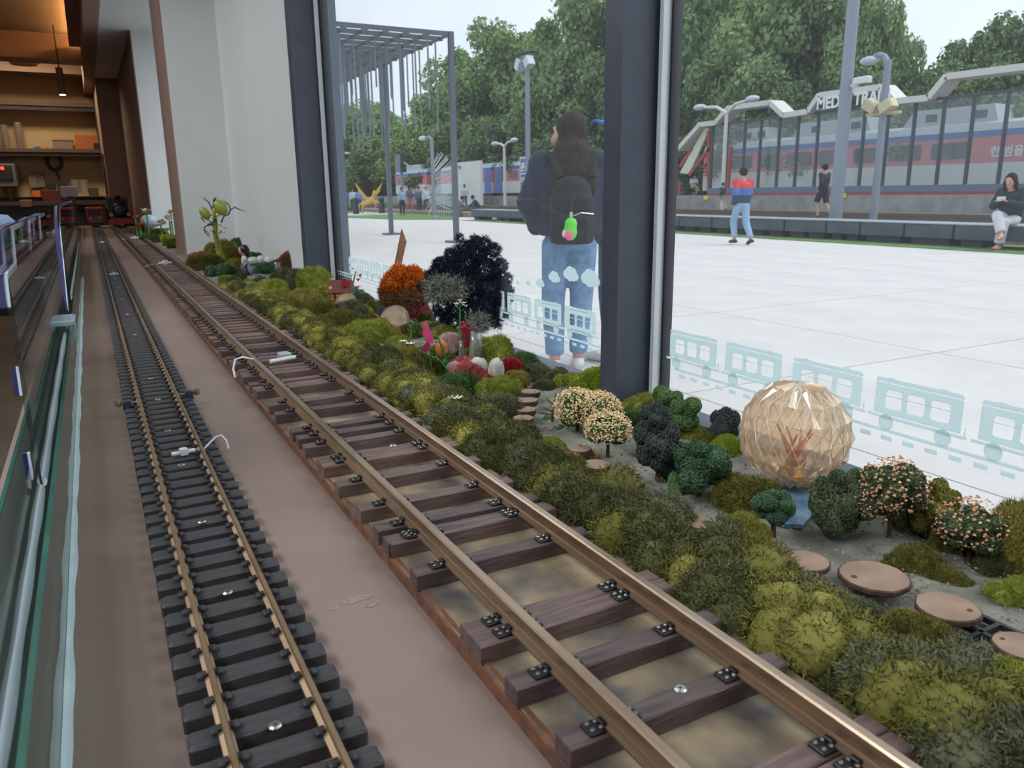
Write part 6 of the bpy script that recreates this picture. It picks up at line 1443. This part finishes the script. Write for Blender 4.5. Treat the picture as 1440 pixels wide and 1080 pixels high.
def person(label, loc, face, H, J, top, bot, shoe, hair='short', shorts=False, skirt_w=1.0, vox=.022, bulk=1.0, cap=None, nod=(0, 0, 0), legw=1.0, fingers=False, group=None, hood=False):
    """face: direction (x, y) the body faces"""
    k = H/1.72; e = empty('person', loc, math.atan2(face[1], face[0]) - PI/2); tag(e, label, 'person', group)
    j = {a: Vector(c)*k for a, c in J.items()}
    hd = Euler(nod)
    # body: one continuous skin
    b = MB(); b.tube([j['pelvis'], j['waist'], j['chest'], j['neck']], [(.13*k, .10*k), (.115*k, .085*k), (.14*k, .10*k), .055*k], 10); b.tube([j['neck'] - Vector((0, 0, .03*k)), j['head']], [.052*k, .05*k], 10)
    b.ball(j['head'] + Vector((0, 0, .02*k)), .098*k, 14, 12, (.80, .95, 1.17), hd)
    fw = hd.to_matrix() @ Vector((0, 1, 0)); upv = hd.to_matrix() @ Vector((0, 0, 1)); sd = hd.to_matrix() @ Vector((1, 0, 0)); hc = j['head'] + Vector((0, 0, .02*k))
    b.tube([hc + fw*.085*k + upv*.02*k, hc + fw*.107*k - upv*.022*k], [.010*k, .016*k], 6); b.ball(hc + fw*.055*k - upv*.075*k, .045*k, 8, 6)
    for s_ in (-1, 1): b.ball(hc + sd*s_*.078*k, .022*k, 6, 5, (.5, .8, 1.3))
    for S_ in 'LR':
        b.tube([j['sh'+S_], j['el'+S_], j['wr'+S_]], [.052*k, .042*k, .029*k], 8); b.tube([j['hi'+S_], j['kn'+S_], j['an'+S_]], [.085*k, .056*k, .04*k], 8); b.tube([j['an'+S_], j['to'+S_]], [.04*k, .03*k], 8)
        if fingers: hand(b, j['wr'+S_], j['ha'+S_], k=k)
        else: b.tube([j['wr'+S_], j['ha'+S_]], [.03*k, .036*k], 8)
    fluid(b.build('body', m_skin, e), .012 if fingers else vox, 2)
    # top
    b = MB(); b.tube([j['pelvis'] + Vector((0, 0, .0*k)), j['waist'], j['chest'], j['neck'] + (j['chest']-j['neck'])*.25], [(.155*k*bulk, .12*k*bulk), (.18*k*bulk, .135*k*bulk), (.185*k*bulk, .14*k*bulk), .085*k], 14)
    b.ball(j['pelvis'] + Vector((0, 0, .05*k)), 1, 14, 8, (.172*k*bulk, .13*k*bulk, .075*k)); b.ball(j['chest'] + Vector((0, 0, .02*k)), 1, 14, 8, (.19*k*bulk, .13*k*bulk, .12*k))
    for S_ in 'LR':
        b.tube([j['chest'] + (j['sh'+S_]-j['chest'])*.5, j['sh'+S_], j['el'+S_], j['wr'+S_]], [.08*k*bulk, .074*k*bulk, .068*k*bulk, .046*k*bulk], 10)
        b.ball(j['sh'+S_], .078*k*bulk, 10, 8); b.ball(j['el'+S_], .07*k*bulk, 10, 8); b.ball(j['wr'+S_], .05*k*bulk, 8, 6)
    ms = top if isinstance(top, (list, tuple)) else [top]
    o = fluid(b.build('jacket', ms, e), vox, 3)
    # trousers
    b = MB(); b.tube([j['waist'] - (j['waist']-j['pelvis'])*.4, j['pelvis'], (j['hiL']+j['hiR'])/2 - (j['waist']-j['pelvis'])*.35], [(.15*k, .115*k), (.17*k, .13*k), (.16*k, .11*k)], 12)
    for S_ in 'LR':
        en = j['kn'+S_] + (j['hi'+S_]-j['kn'+S_])*.05 if shorts else j['an'+S_] + (j['kn'+S_]-j['an'+S_])*.08
        pts = [j['hi'+S_], j['kn'+S_] if not shorts else en, en] if not shorts else [j['hi'+S_], (j['hi'+S_]+en)/2, en]
        b.tube(pts, [.098*k, .074*k*legw, .060*k*legw*skirt_w] if not shorts else [.105*k, .10*k, .095*k], 10)
    fluid(b.build('trousers', bot, e), vox, 3)
    for S_ in 'LR':
        d = (j['to'+S_]-j['an'+S_]); f = Vector((d.x, d.y, 0)).normalized() if Vector((d.x, d.y, 0)).length > .01 else Vector((0, 1, 0))
        b = MB(); b.smooth = True; b.tube([j['an'+S_] - f*.075*k - Vector((0, 0, .045*k)), j['an'+S_] - Vector((0, 0, .035*k)), j['to'+S_] + f*.02*k, j['to'+S_] + f*.075*k - Vector((0, 0, .006*k))], [.034*k, (.045*k, .05*k), (.046*k, .036*k), .02*k], 10)
        b.build('shoe', shoe, e); 
    # hair
    b = MB(); b.smooth = True; b.ball(hc - fw*.020*k + Vector((0, 0, .030*k)), .111*k, 14, 10, (.87, .95, 1.03), hd)
    if hair == 'long':
        b.tube([hc - fw*.02*k + upv*.03*k, hc - fw*.055*k - upv*.06*k, j['neck'] + Vector((0, -.09*k, .03*k)), j['chest'] + Vector((0, -.15*k, .02*k)), j['chest'] + Vector((0, -.17*k, -.12*k))], [(.095*k, .09*k), (.112*k, .085*k), (.125*k, .075*k), (.125*k, .06*k), (.085*k, .04*k)], 14)
        for q_ in range(9): b.tube([hc - fw*.05*k - upv*.02*k + sd*(q_-4)*.02*k, j['neck'] + Vector(((q_-4)*.028*k, -.115*k, 0)), j['chest'] + Vector(((q_-4)*.032*k, -.20*k, -.05*k)), j['chest'] + Vector(((q_-4)*.028*k + .01*k*math.sin(q_*2), -.21*k, (-.20 - .03*math.sin(q_*1.7))*k))], [.03*k, .026*k, .022*k, .008*k], 6)
    elif hair == 'bob':  # chin length
        for s_ in (-1, 1): b.tube([hc + sd*s_*.06*k + upv*.04*k, hc + sd*s_*.095*k - upv*.03*k, hc + sd*s_*.10*k - upv*.16*k + fw*.02*k], [.04*k, .038*k, .025*k], 8)
        b.tube([hc - fw*.04*k, hc - fw*.06*k - upv*.15*k], [.09*k, .08*k], 10)
    o = b.build('hair', m_hair, e); fluid(o, .016, 2)
    for s_ in (-1, 1): MB().ball(hc + fw*.083*k + sd*s_*.032*k + upv*.012*k, .009*k, 6, 5).build('eye', m_hair, e)
    MB().ball(hc + fw*.088*k - upv*.048*k, .016*k, 6, 5, (1.4, .5, .4)).build('mouth', mat('lips', s2l(158, 96, 88), .5), e)
    if cap:
        b = MB(); b.smooth = True; b.ball(hc + upv*.045*k, .112*k, 14, 8, (.9, 1.0, .85)); b.obox(hc + fw*.13*k + upv*.045*k, fw*.07*k, sd*.07*k, upv*.008*k); b.build('cap', cap, e)
    return e, j, k
cam_dir = lambda p: Vector((p.x, p.y)).normalized()
# woman close to the glass
p = G(800, 522); hgt = None
d = MC.T @ _ray(806, 160); t_ = math.hypot(p.x, p.y)/math.hypot(d[0], d[1]); Hw = CAM_H + d[2]*t_ - GZ
J = dict(STAND, elL=(-.27, -.02, 1.16), wrL=(-.22, .10, 1.00), haL=(-.14, .17, .96), elR=(.27, -.02, 1.16), wrR=(.22, .10, 1.00), haR=(.14, .17, .96), head=(-.01, .0, 1.585))
J.update(anL=(-.10, -.02, .09), knL=(-.11, .02, .50), anR=(.07, .05, .09), knR=(.09, .05, .50), toR=(.08, .2, .035))
m_jk = fabric('navy_jacket', (40, 47, 68), (30, 36, 54), 18)
fd = cam_dir(p); ang = math.atan2(fd.y, fd.x) + .12
e, j, k = person('woman in navy jacket and jeans with long hair behind the left pane', p, (math.cos(ang), math.sin(ang)), Hw*1.0, J, m_jk, m_denim, m_shoe_w, 'long', vox=.016, bulk=1.32, nod=(.40, 0, 1.15), legw=1.12, fingers=True)
# backpack
m_pack = fabric('black_pack', (30, 30, 33), (20, 20, 23), 30)
bp = empty('backpack', p, math.atan2(math.sin(ang), math.cos(ang)) - PI/2); tag(bp, 'black backpack on the back of the woman in navy', 'backpack')
b = MB(); b.cbox(-.16*k, .12*k, -.37*k, -.17*k, .90*k, 1.24*k, .05*k); b.ball((-.02*k, -.26*k, 1.23*k), 1, 14, 10, (.13*k, .09*k, .10*k)); fluid(b.build('bag', m_pack, bp), .018, 6)
b = MB(); b.cbox(-.13*k, .09*k, -.415*k, -.34*k, .92*k, 1.09*k, .03*k); fluid(b.build('front_pocket', m_pack, bp), .014, 3)
for sx in (-1, 1): MB().tube([(.1*sx*k + .02*k, -.2*k, 1.32*k), (.14*sx*k, -.12*k, 1.47*k), (.15*sx*k, .05*k, 1.46*k)], [(.03*k, .012*k)]*3, 8).build('strap', m_pack, bp)
MB().tube([(-.02*k, -.26*k, 1.34*k), (.02*k, -.28*k, 1.39*k), (.06*k, -.26*k, 1.34*k)], .010*k, 6).build('top_handle', m_pack, bp)
MB().tube([(-.03*k, -.405*k, 1.08*k), (.02*k, -.425*k, 1.10*k), (.1*k, -.405*k, 1.09*k)], .004*k, 5).build('zip', m_steel, bp)
ch_ = empty('plush_charm', p, bp.rotation_euler[2]); tag(ch_, 'bright green plush charm with pink belly hanging from the backpack', 'plush charm')
b = MB(); b.ball((-.05*k, -.44*k, .985*k), 1, 12, 10, (.045*k, .03*k, .055*k)); b.ball((-.045*k, -.44*k, 1.035*k), 1, 12, 10, (.04*k, .03*k, .04*k)); fluid(b.build('body', mat('green_plush', s2l(110, 214, 74), .95), ch_), .009, 2)
MB().ball((-.06*k, -.462*k, .965*k), 1, 10, 8, (.028*k, .016*k, .03*k)).build('belly', mat('pink_plush', s2l(232, 110, 150), .95), ch_); MB().ball((-.085*k, -.45*k, .975*k), 1, 8, 6, (.018*k, .016*k, .024*k)).build('paw', m_white, ch_)
MB().tube([(-.045*k, -.44*k, 1.07*k), (-.04*k, -.43*k, 1.12*k), (-.03*k, -.41*k, 1.19*k)], .005*k, 6).build('cord', m_seal, ch_); MB().tube([(-.045*k, -.44*k, 1.075*k), (-.042*k, -.437*k, 1.105*k)], .010*k, 8).build('clasp', m_steel, ch_)
# companion mostly hidden by the window post
p2 = G(868, 507); fd2 = cam_dir(p2)
person('person in blue cap and green jacket half hidden by the window post', p2, (fd2.x*.6 - fd2.y*.8, fd2.y*.6 + fd2.x*.8), 1.70, STAND, fabric('forest_jacket', (56, 72, 66)), m_dkdenim, m_shoe_w, 'short', vox=.02, bulk=1.15, cap=mat('blue_cap', s2l(52, 100, 190), .7), nod=(.25, 0, 0))
# walker with red and blue jacket
m_rj = mat('red_blue_jacket', s2l(60, 74, 104), .7); nt = m_rj.node_tree; tcn = nt.nodes.new('ShaderNodeTexCoord'); sx_ = nt.nodes.new('ShaderNodeSeparateXYZ'); rr = nt.nodes.new('ShaderNodeValToRGB'); nt.links.new(tcn.outputs['Object'], sx_.inputs[0]); mm = nt.nodes.new('ShaderNodeMath'); mm.operation = 'DIVIDE'; mm.inputs[1].default_value = 2.0; nt.links.new(sx_.outputs['Z'], mm.inputs[0]); nt.links.new(mm.outputs[0], rr.inputs['Fac'])
rr.color_ramp.interpolation = 'CONSTANT'; el = rr.color_ramp.elements; el[0].position = 0; el[0].color = (*s2l(50, 62, 86), 1); el[1].position = .615; el[1].color = (*s2l(206, 52, 66), 1); x_ = el.new(.54); x_.color = (*s2l(66, 104, 170), 1); nt.links.new(rr.outputs['Color'], nt.nodes['Principled BSDF'].inputs['Base Color'])
def stand_h(foot, head):
    p = G(*foot); d = MC.T @ _ray(*head); t_ = math.hypot(p.x, p.y)/math.hypot(d[0], d[1]); return p, CAM_H + d[2]*t_ - GZ
p, Hb = stand_h((1040, 344), (1046, 236)); fd = cam_dir(p)
person('boy in red and blue jacket and pale jeans walking across the plaza', p, (fd.x*.8 - fd.y*.5, fd.y*.8 + fd.x*.5), Hb, WALK, m_rj, fabric('pale_denim', (150, 178, 208)), m_shoe_d, bulk=1.2, legw=1.15)
def at_height(X, head, foot_z, nm, **kw): pass
def raised(x, yhead, X, z0, label, face, J, top, bot, shoe, **kw):
    hp = PX(x, yhead, X); loc = Vector((X, hp.y, z0)); return person(label, loc, face, (hp.z - z0)*kw.pop('hk', 1.0), J, top, bot, shoe, **kw)
fd = Vector((0, 1))
raised(1161, 231, 21.5, -.70, 'man in black top and black shorts walking behind the bench', (0, 1), WALK, fabric('black_top', (44, 46, 52)), fabric('black_shorts', (36, 38, 44)), m_shoe_d, shorts=True, cap=mat('black_cap', s2l(34, 34, 38), .7))
raised(1017, 257, 26.5, -.70, 'small walker in navy top and beige trousers behind the bench', (0, 1), WALK, fabric('navy_top', (50, 62, 88)), fabric('beige', (178, 166, 150)), m_shoe_d)
raised(975, 246, XT-.2, 0, 'person in pale top sitting near the slanted platform panel', (-.3, -1), dict(SIT), fabric('pale_top', (190, 200, 216)), fabric('tan', (176, 150, 130)), m_shoe_d, hk=1.72/1.32)
# seated girl with a phone
hp = PX(1423, 245, XB + .25); scl = (hp.z - GZ)/1.32
e, j, k = person('girl in black hoodie and pale trousers sitting on the bench with phone', (XB + .25, PX(1423, 300, XB + .25).y, GZ), (-1, -.08), 1.72*scl, SIT, fabric('black_hoodie', (52, 58, 66)), fabric('pale_trousers', (206, 204, 210)), mat('red_white_shoe', s2l(206, 190, 186), .6, c2=s2l(180, 60, 60), scale=9), 'bob', vox=.018, bulk=1.15, nod=(-.35, 0, 0), legw=1.25, fingers=True, skirt_w=1.15)
ph = empty('phone', e.location, e.rotation_euler[2]); tag(ph, 'pale phone in the hands of the seated girl', 'phone')
o = MB().cbox(-.04, .04, -.006, .006, -.075, .075, .005).build('case', m_white, ph); o.location = Vector((0, .44, .90))*k; o.rotation_euler = (-.7, PI/2, 0)
MB().box(-.036, .036, -.0075, -.006, -.068, .068).build('screen', m_twin, o)
# far visitors on the left
def far_person(foot, head, label, face, J, top, bot, **kw):
    p, Hh = stand_h(foot, head); return person(label, p, face, kw.pop('H', Hh), J, top, bot, m_shoe_d, vox=.03, **kw)
far_person((566, 304), (563, 264), 'visitor in pale blue holding a child on the lawn path', (0, -1), STAND, fabric('pale_blue', (150, 176, 206)), fabric('charcoal', (52, 54, 60)))
far_person((577, 301), (575, 262), 'visitor in grey top and pink trousers beside the winged sculpture', (.2, -1), WALK, fabric('grey_top', (96, 100, 112)), fabric('pink', (206, 120, 136)), hair='bob')
p, Hh = stand_h((654, 296), (653, 256)); person('man in pale grey top and jeans standing at the white panel', p, (-.7, -.7), min(Hh, 1.78), STAND, fabric('light_grey', (186, 194, 206)), m_dkdenim, m_shoe_d, vox=.03)
p = G(671, 303); person('man in dark top squatting beside the white panel', p, (-.9, .4), 1.75, SQUAT, fabric('dark_top', (54, 58, 68)), m_dkdenim, m_shoe_d, vox=.03)
p = G(645, 305); person('visitor in taupe squatting behind the pergola post', p, (.9, -.2), 1.70, SQUAT, fabric('taupe', (150, 134, 132)), fabric('taupe2', (130, 116, 112)), m_shoe_d, vox=.03)
for k_, (x, y, hx, hy, lab, c) in enumerate(((487, 299, 486, 272, 'far visitor in blue and white left of two others', (70, 110, 170)), (497, 298, 496, 275, 'far visitor in white beside the golden horse', (200, 206, 216)), (506, 299, 505, 272, 'far visitor in pale blue nearest the golden horse', (110, 150, 200)), (590, 301, 590, 276, 'far visitor in grey under the sculpture blades', (96, 110, 140)), (600, 301, 599, 275, 'far visitor in white and blue under the sculpture', (190, 200, 214)))):
    far_person((x, y), (hx, hy), lab, (0, -1), STAND, fabric('far%d' % k_, c), fabric('far_dk', (70, 76, 90)), H=1.6)

# ------------------------------------------------------------------ kitchen at the far end of the room
YK = 10.55
m_yel = mat('lit_kitchen_panel', s2l(206, 182, 138), .7, c2=s2l(198, 174, 130), scale=2); m_dark = mat('dark_kitchen_metal', s2l(44, 38, 34), .5); m_shw = mat('shelf_wood', s2l(92, 70, 54), .6); m_cup = pane_mat('plastic_cup', (.82, .80, .76), 1.4, haze=.25, hazecol=(.7, .66, .6)); m_gy = mat('appliance_grey', s2l(96, 104, 104), .45); m_card = mat('cardboard', s2l(176, 132, 82), .8); m_box2 = mat('grey_bin', s2l(128, 118, 106), .6); m_bask = mat('orange_basket', s2l(168, 98, 46), .7)
def K(x, y, Y=YK): return PY(x, y, Y)
o = MB().box(K(-40, 200).x, K(147, 200).x, YK, YK+.04, .30, K(60, 100).z).build('wall_panel', m_yel); o.name = 'trim_6'; o['kind'] = 'structure'
x0, x1 = K(-40, 200).x, K(140, 200).x
def rack(ytop, ybot, label):
    e = empty('wall_shelf', (0, YK, K(70, ytop).z)); tag(e, label, 'shelf', 'kitchen wall shelves'); h_ = K(70, ytop).z - K(70, ybot).z
    MB().box(x0, x1, -.32, 0, -h_*.5, 0).build('board', m_shw, e); MB().box(x0, x1, -.30, -.26, -h_, -h_*.5).build('rail', m_dark, e)
rack(147, 159, 'upper dark shelf on the lit kitchen wall'); rack(211, 221, 'lower dark shelf with cups and boxes on the kitchen wall')
o = MB().box(K(131, 150).x, K(135, 150).x, YK-.34, YK, K(140, 222).z, K(131, 98).z).build('shelf_upright', m_dark); tag(o, 'black upright at the right end of the kitchen shelves', 'post')
zs2 = K(70, 211).z
def cups(x, hpx, label):
    p = K(x, 211, YK-.15); s = mpp(p); b = MB(); n = 9; H_ = hpx*s
    e = empty('cup_stack', (p.x, p.y, zs2)); tag(e, label, 'cups', 'stacks of clear cups')
    for i in range(n): MB().lathe([(4.0*s, i*H_/n), (5.0*s, i*H_/n + H_/n*.9), (5.4*s, i*H_/n + H_/n)], n=10).build('cup', m_cup, e)
cups(30, 36, 'stack of clear cups second from the left on lower shelf'); cups(10, 32, 'leftmost stack of clear cups on lower shelf'); cups(1, 38, 'stack of clear cups at the picture edge')
def box_(x0_, x1_, ya, yb, Y, m, name, label, cat, dy=.18, lid=None):
    a, c = K(x0_, yb, Y), K(x1_, ya, Y); e = empty(name, ((a.x+c.x)/2, Y, a.z)); tag(e, label, cat); w = (c.x-a.x)/2; hh = c.z-a.z
    MB().cbox(-w, w, 0, dy, 0, hh, min(w, hh)*.08).build('body', m, e)
    if lid: MB().box(-w*1.08, w*1.08, -.01, dy+.01, hh*.9, hh*1.02).build('lid', lid, e)
    return e
box_(76, 102, 196, 212, YK-.28, m_box2, 'storage_bin', 'grey storage bin with copper lid on the lower shelf', 'bin', .2, mat('copper_lid', s2l(170, 128, 92), .5))
box_(106, 138, 190, 201, YK-.27, m_bask, 'wicker_basket', 'upper orange wicker basket on the lower shelf', 'basket'); box_(106, 132, 201, 213, YK-.28, m_bask, 'wicker_basket', 'lower orange wicker basket on the lower shelf', 'basket')
box_(132, 142, 192, 213, YK-.26, m_dark, 'black_box', 'black box at the right end of the lower shelf', 'box'); box_(48, 57, 206, 212, YK-.28, m_tb, 'blue_tub', 'small blue tub on the lower shelf', 'tub', .06); box_(58, 66, 204, 213, YK-.28, mat('yellow_tub_paint', s2l(190, 140, 60), .6), 'yellow_tub', 'small yellow tub on the lower shelf', 'tub', .06)
p = K(76, 226, YK-.05); b = MB(); b.tube([(.07*math.cos(a), 0, .10*math.sin(a)) for a in [2*PI*i/16 for i in range(17)]], .02, 6); b.tube([(.0, -.01, -.1), (.03, -.01, -.2)], .012, 6); o = b.build('cable_coil', m_dark); o.location = p; tag(o, 'coiled dark hose hanging under the lower shelf', 'hose')
# coffee machine
e = box_(-6, 20, 230, 262, YK-.55, m_gy, 'coffee_machine', 'grey coffee machine with dark panel at the left edge', 'coffee machine', .45)
a, c = K(-4, 252, YK-.56), K(16, 233, YK-.56); MB().box(a.x-e.location.x, c.x-e.location.x, -.02, 0, a.z-e.location.z, c.z-e.location.z).build('dark_panel', m_dark, e)
a = K(3, 236.5, YK-.58); MB().box(a.x-e.location.x-.015, a.x-e.location.x+.015, -.03, -.02, a.z-e.location.z-.015, a.z-e.location.z+.015).build('red_light', mat('red_indicator', (.8, .05, .05), .5, emit=(1, .05, .05), estr=2.0), e)
MB().tube([(.02, -.05, -.02), (.02, -.06, -.14)], .02, 8).build('spout', m_dark, e)
for (xa, xb, ya, yb, Y, m, nm, lab, cat) in ((42, 50, 246, 264, YK-.1, m_box2, 'paper_pack', 'shorter grey paper pack on the kitchen counter', 'pack'), (49, 61, 242, 263, YK-.08, m_box2, 'paper_pack', 'taller grey paper pack on the kitchen counter', 'pack'), (60, 85, 267, 283, YK-.5, mat('maroon_cloth', s2l(96, 40, 34), .8), 'maroon_box', 'maroon box on the kitchen counter', 'box'), (68, 78, 257, 281.5, YK-.3, m_dark, 'black_tin', 'left black tin behind the maroon box', 'tin'), (84, 95, 257, 281.5, YK-.3, m_dark, 'black_tin', 'right black tin behind the white towels', 'tin'), (126, 138, 264, 277, YK-.3, m_shw, 'brown_box', 'brown box at the right of the counter', 'box'), (46, 56, 268, 277, YK-.5, mat('orange_cup_paint', s2l(226, 110, 40), .6), 'orange_cup', 'orange cup on the kitchen counter', 'cup'), (29, 44, 281, 291, YK-.9, mat('peach_bag', s2l(150, 112, 92), .7), 'peach_bag', 'peach coloured bag in front of the counter', 'bag')):
    box_(xa, xb, ya, yb, Y, m, nm, lab, cat, .12)
for k_, (xa, xb) in enumerate(((86, 97), (99, 108))):
    box_(xa, xb, 262, 277, 8.9, m_white, 'white_jug', ['left white jug on top of the far glass screen post', 'right white jug beside the other one'][k_], 'jug', .1)
b = MB(); p = K(101, 285, 8.9); b.tube([(p.x, p.y, -.02), (p.x, p.y, K(101, 276, 8.9).z)], .03, 8); o = b.build('jug_stand', m_gy); tag(o, 'grey stand carrying the white jugs', 'stand')
for k_, (xa, hh) in enumerate(((108, 16), (120, 13))):
    p = K(xa, 272, YK-.3); o = MB().lathe([(.035, 0), (.045, .15), (.04, .15)], n=12).build('drinking_glass', m_cup); o.location = p; tag(o, ['taller clear glass on the kitchen counter', 'shorter clear glass on the kitchen counter'][k_], 'glass')
e = empty('kitchen_counter', (0, 9.75, GZ)); tag(e, 'dark kitchen counter behind the model trains', 'counter'); zc = K(70, 283, 9.75).z - GZ
MB().box(K(-60, 300, 9.75).x, K(150, 300, 9.75).x, 0, .75, 0, zc-.04).build('body', m_dark, e); MB().box(K(-60, 300, 9.75).x-.02, K(150, 300, 9.75).x+.02, -.03, .78, zc-.04, zc).build('worktop', mat('worktop_brown', s2l(84, 72, 64), .4), e)
# tall appliance
e = box_(152, 171, 222, 290, 9.3, mat('dispenser_metal', s2l(112, 98, 86), .4, metal=.4), 'drink_dispenser', 'tall metal drink dispenser right of the counter', 'dispenser', .3)
p = K(165, 262, 9.28); o = MB().lathe([(.012, 0), (.02, .05), (.006, .14)], n=10).build('lamp', mat('warm_bulb', (1, .6, .3), .5, emit=(1, .55, .25), estr=3.0), e); o.location = p - e.location
MB().box(-.1, .1, -.02, 0, .45, .52).build('label_plate', m_shw, e); MB().box(-.09, .09, -.02, 0, .12, .40).build('dark_front', m_dark, e)
# pendant
p = K(88, 133, 8.2); e = empty('pendant_lamp', p); tag(e, 'slim brown tube pendant lamp above the kitchen', 'lamp')
MB().tube([(0, 0, 0), (0, 0, .22)], .028, 12).build('tube', m_kwall, e); MB().tube([(0, 0, .22), (0, 0, 1.722 - p.z)], .006, 6).build('cord', m_dark, e); MB().lathe([(.024, -.004), (.024, 0)], n=12).build('glow', mat('pendant_glow', (1, .7, .4), .5, emit=(1, .62, .3), estr=6.0), e)
p = K(33, 85, 9.2); o = MB().lathe([(.11, 0), (.13, .02), (.10, .2)], n=16).build('ceiling_spot', m_cove); o.location = (p.x, p.y, 1.52); tag(o, 'round ceiling lamp can above the kitchen', 'lamp')
a, c = K(66, 82, 8.95), K(130, 74, 8.95); o = MB().box(a.x, c.x, 8.9, 8.96, a.z, c.z).build('light_box', mat('amber_panel', s2l(200, 140, 80), .6, emit=(1, .55, .2), estr=.25)); tag(o, 'amber lit panel below the ceiling recess', 'light panel')
# cardboard boxes behind the glass screen
for k_, (xa, xb, ya, yb) in enumerate(((79, 95, 361, 378), (79, 95, 378, 389), (73, 94, 337, 361))):
    e = box_(xa, xb, ya, yb, 4.2, m_card if k_ < 2 else m_shw, 'cardboard_box', ['tan cardboard box behind the gap in the screen', 'lower tan cardboard box behind the screen gap', 'brown open box behind the screen gap'][k_], 'box', .25)
o = MB().box(K(60, 390, 4.2).x, K(96, 390, 4.2).x, 4.15, 4.6, GZ, K(80, 390, 4.2).z-.001).build('side_cabinet', m_white); tag(o, 'white side cabinet under the cardboard boxes', 'cabinet')
p = K(85, 334, 4.2); b = MB(); b.ball((0, 0, 0), .04, 12, 8, (1.5, 1, .6)); o = b.build('white_bag', m_white); o.location = (p.x, 4.3, K(80, 337, 4.2).z + .02); tag(o, 'white bag on top of the brown box', 'bag')
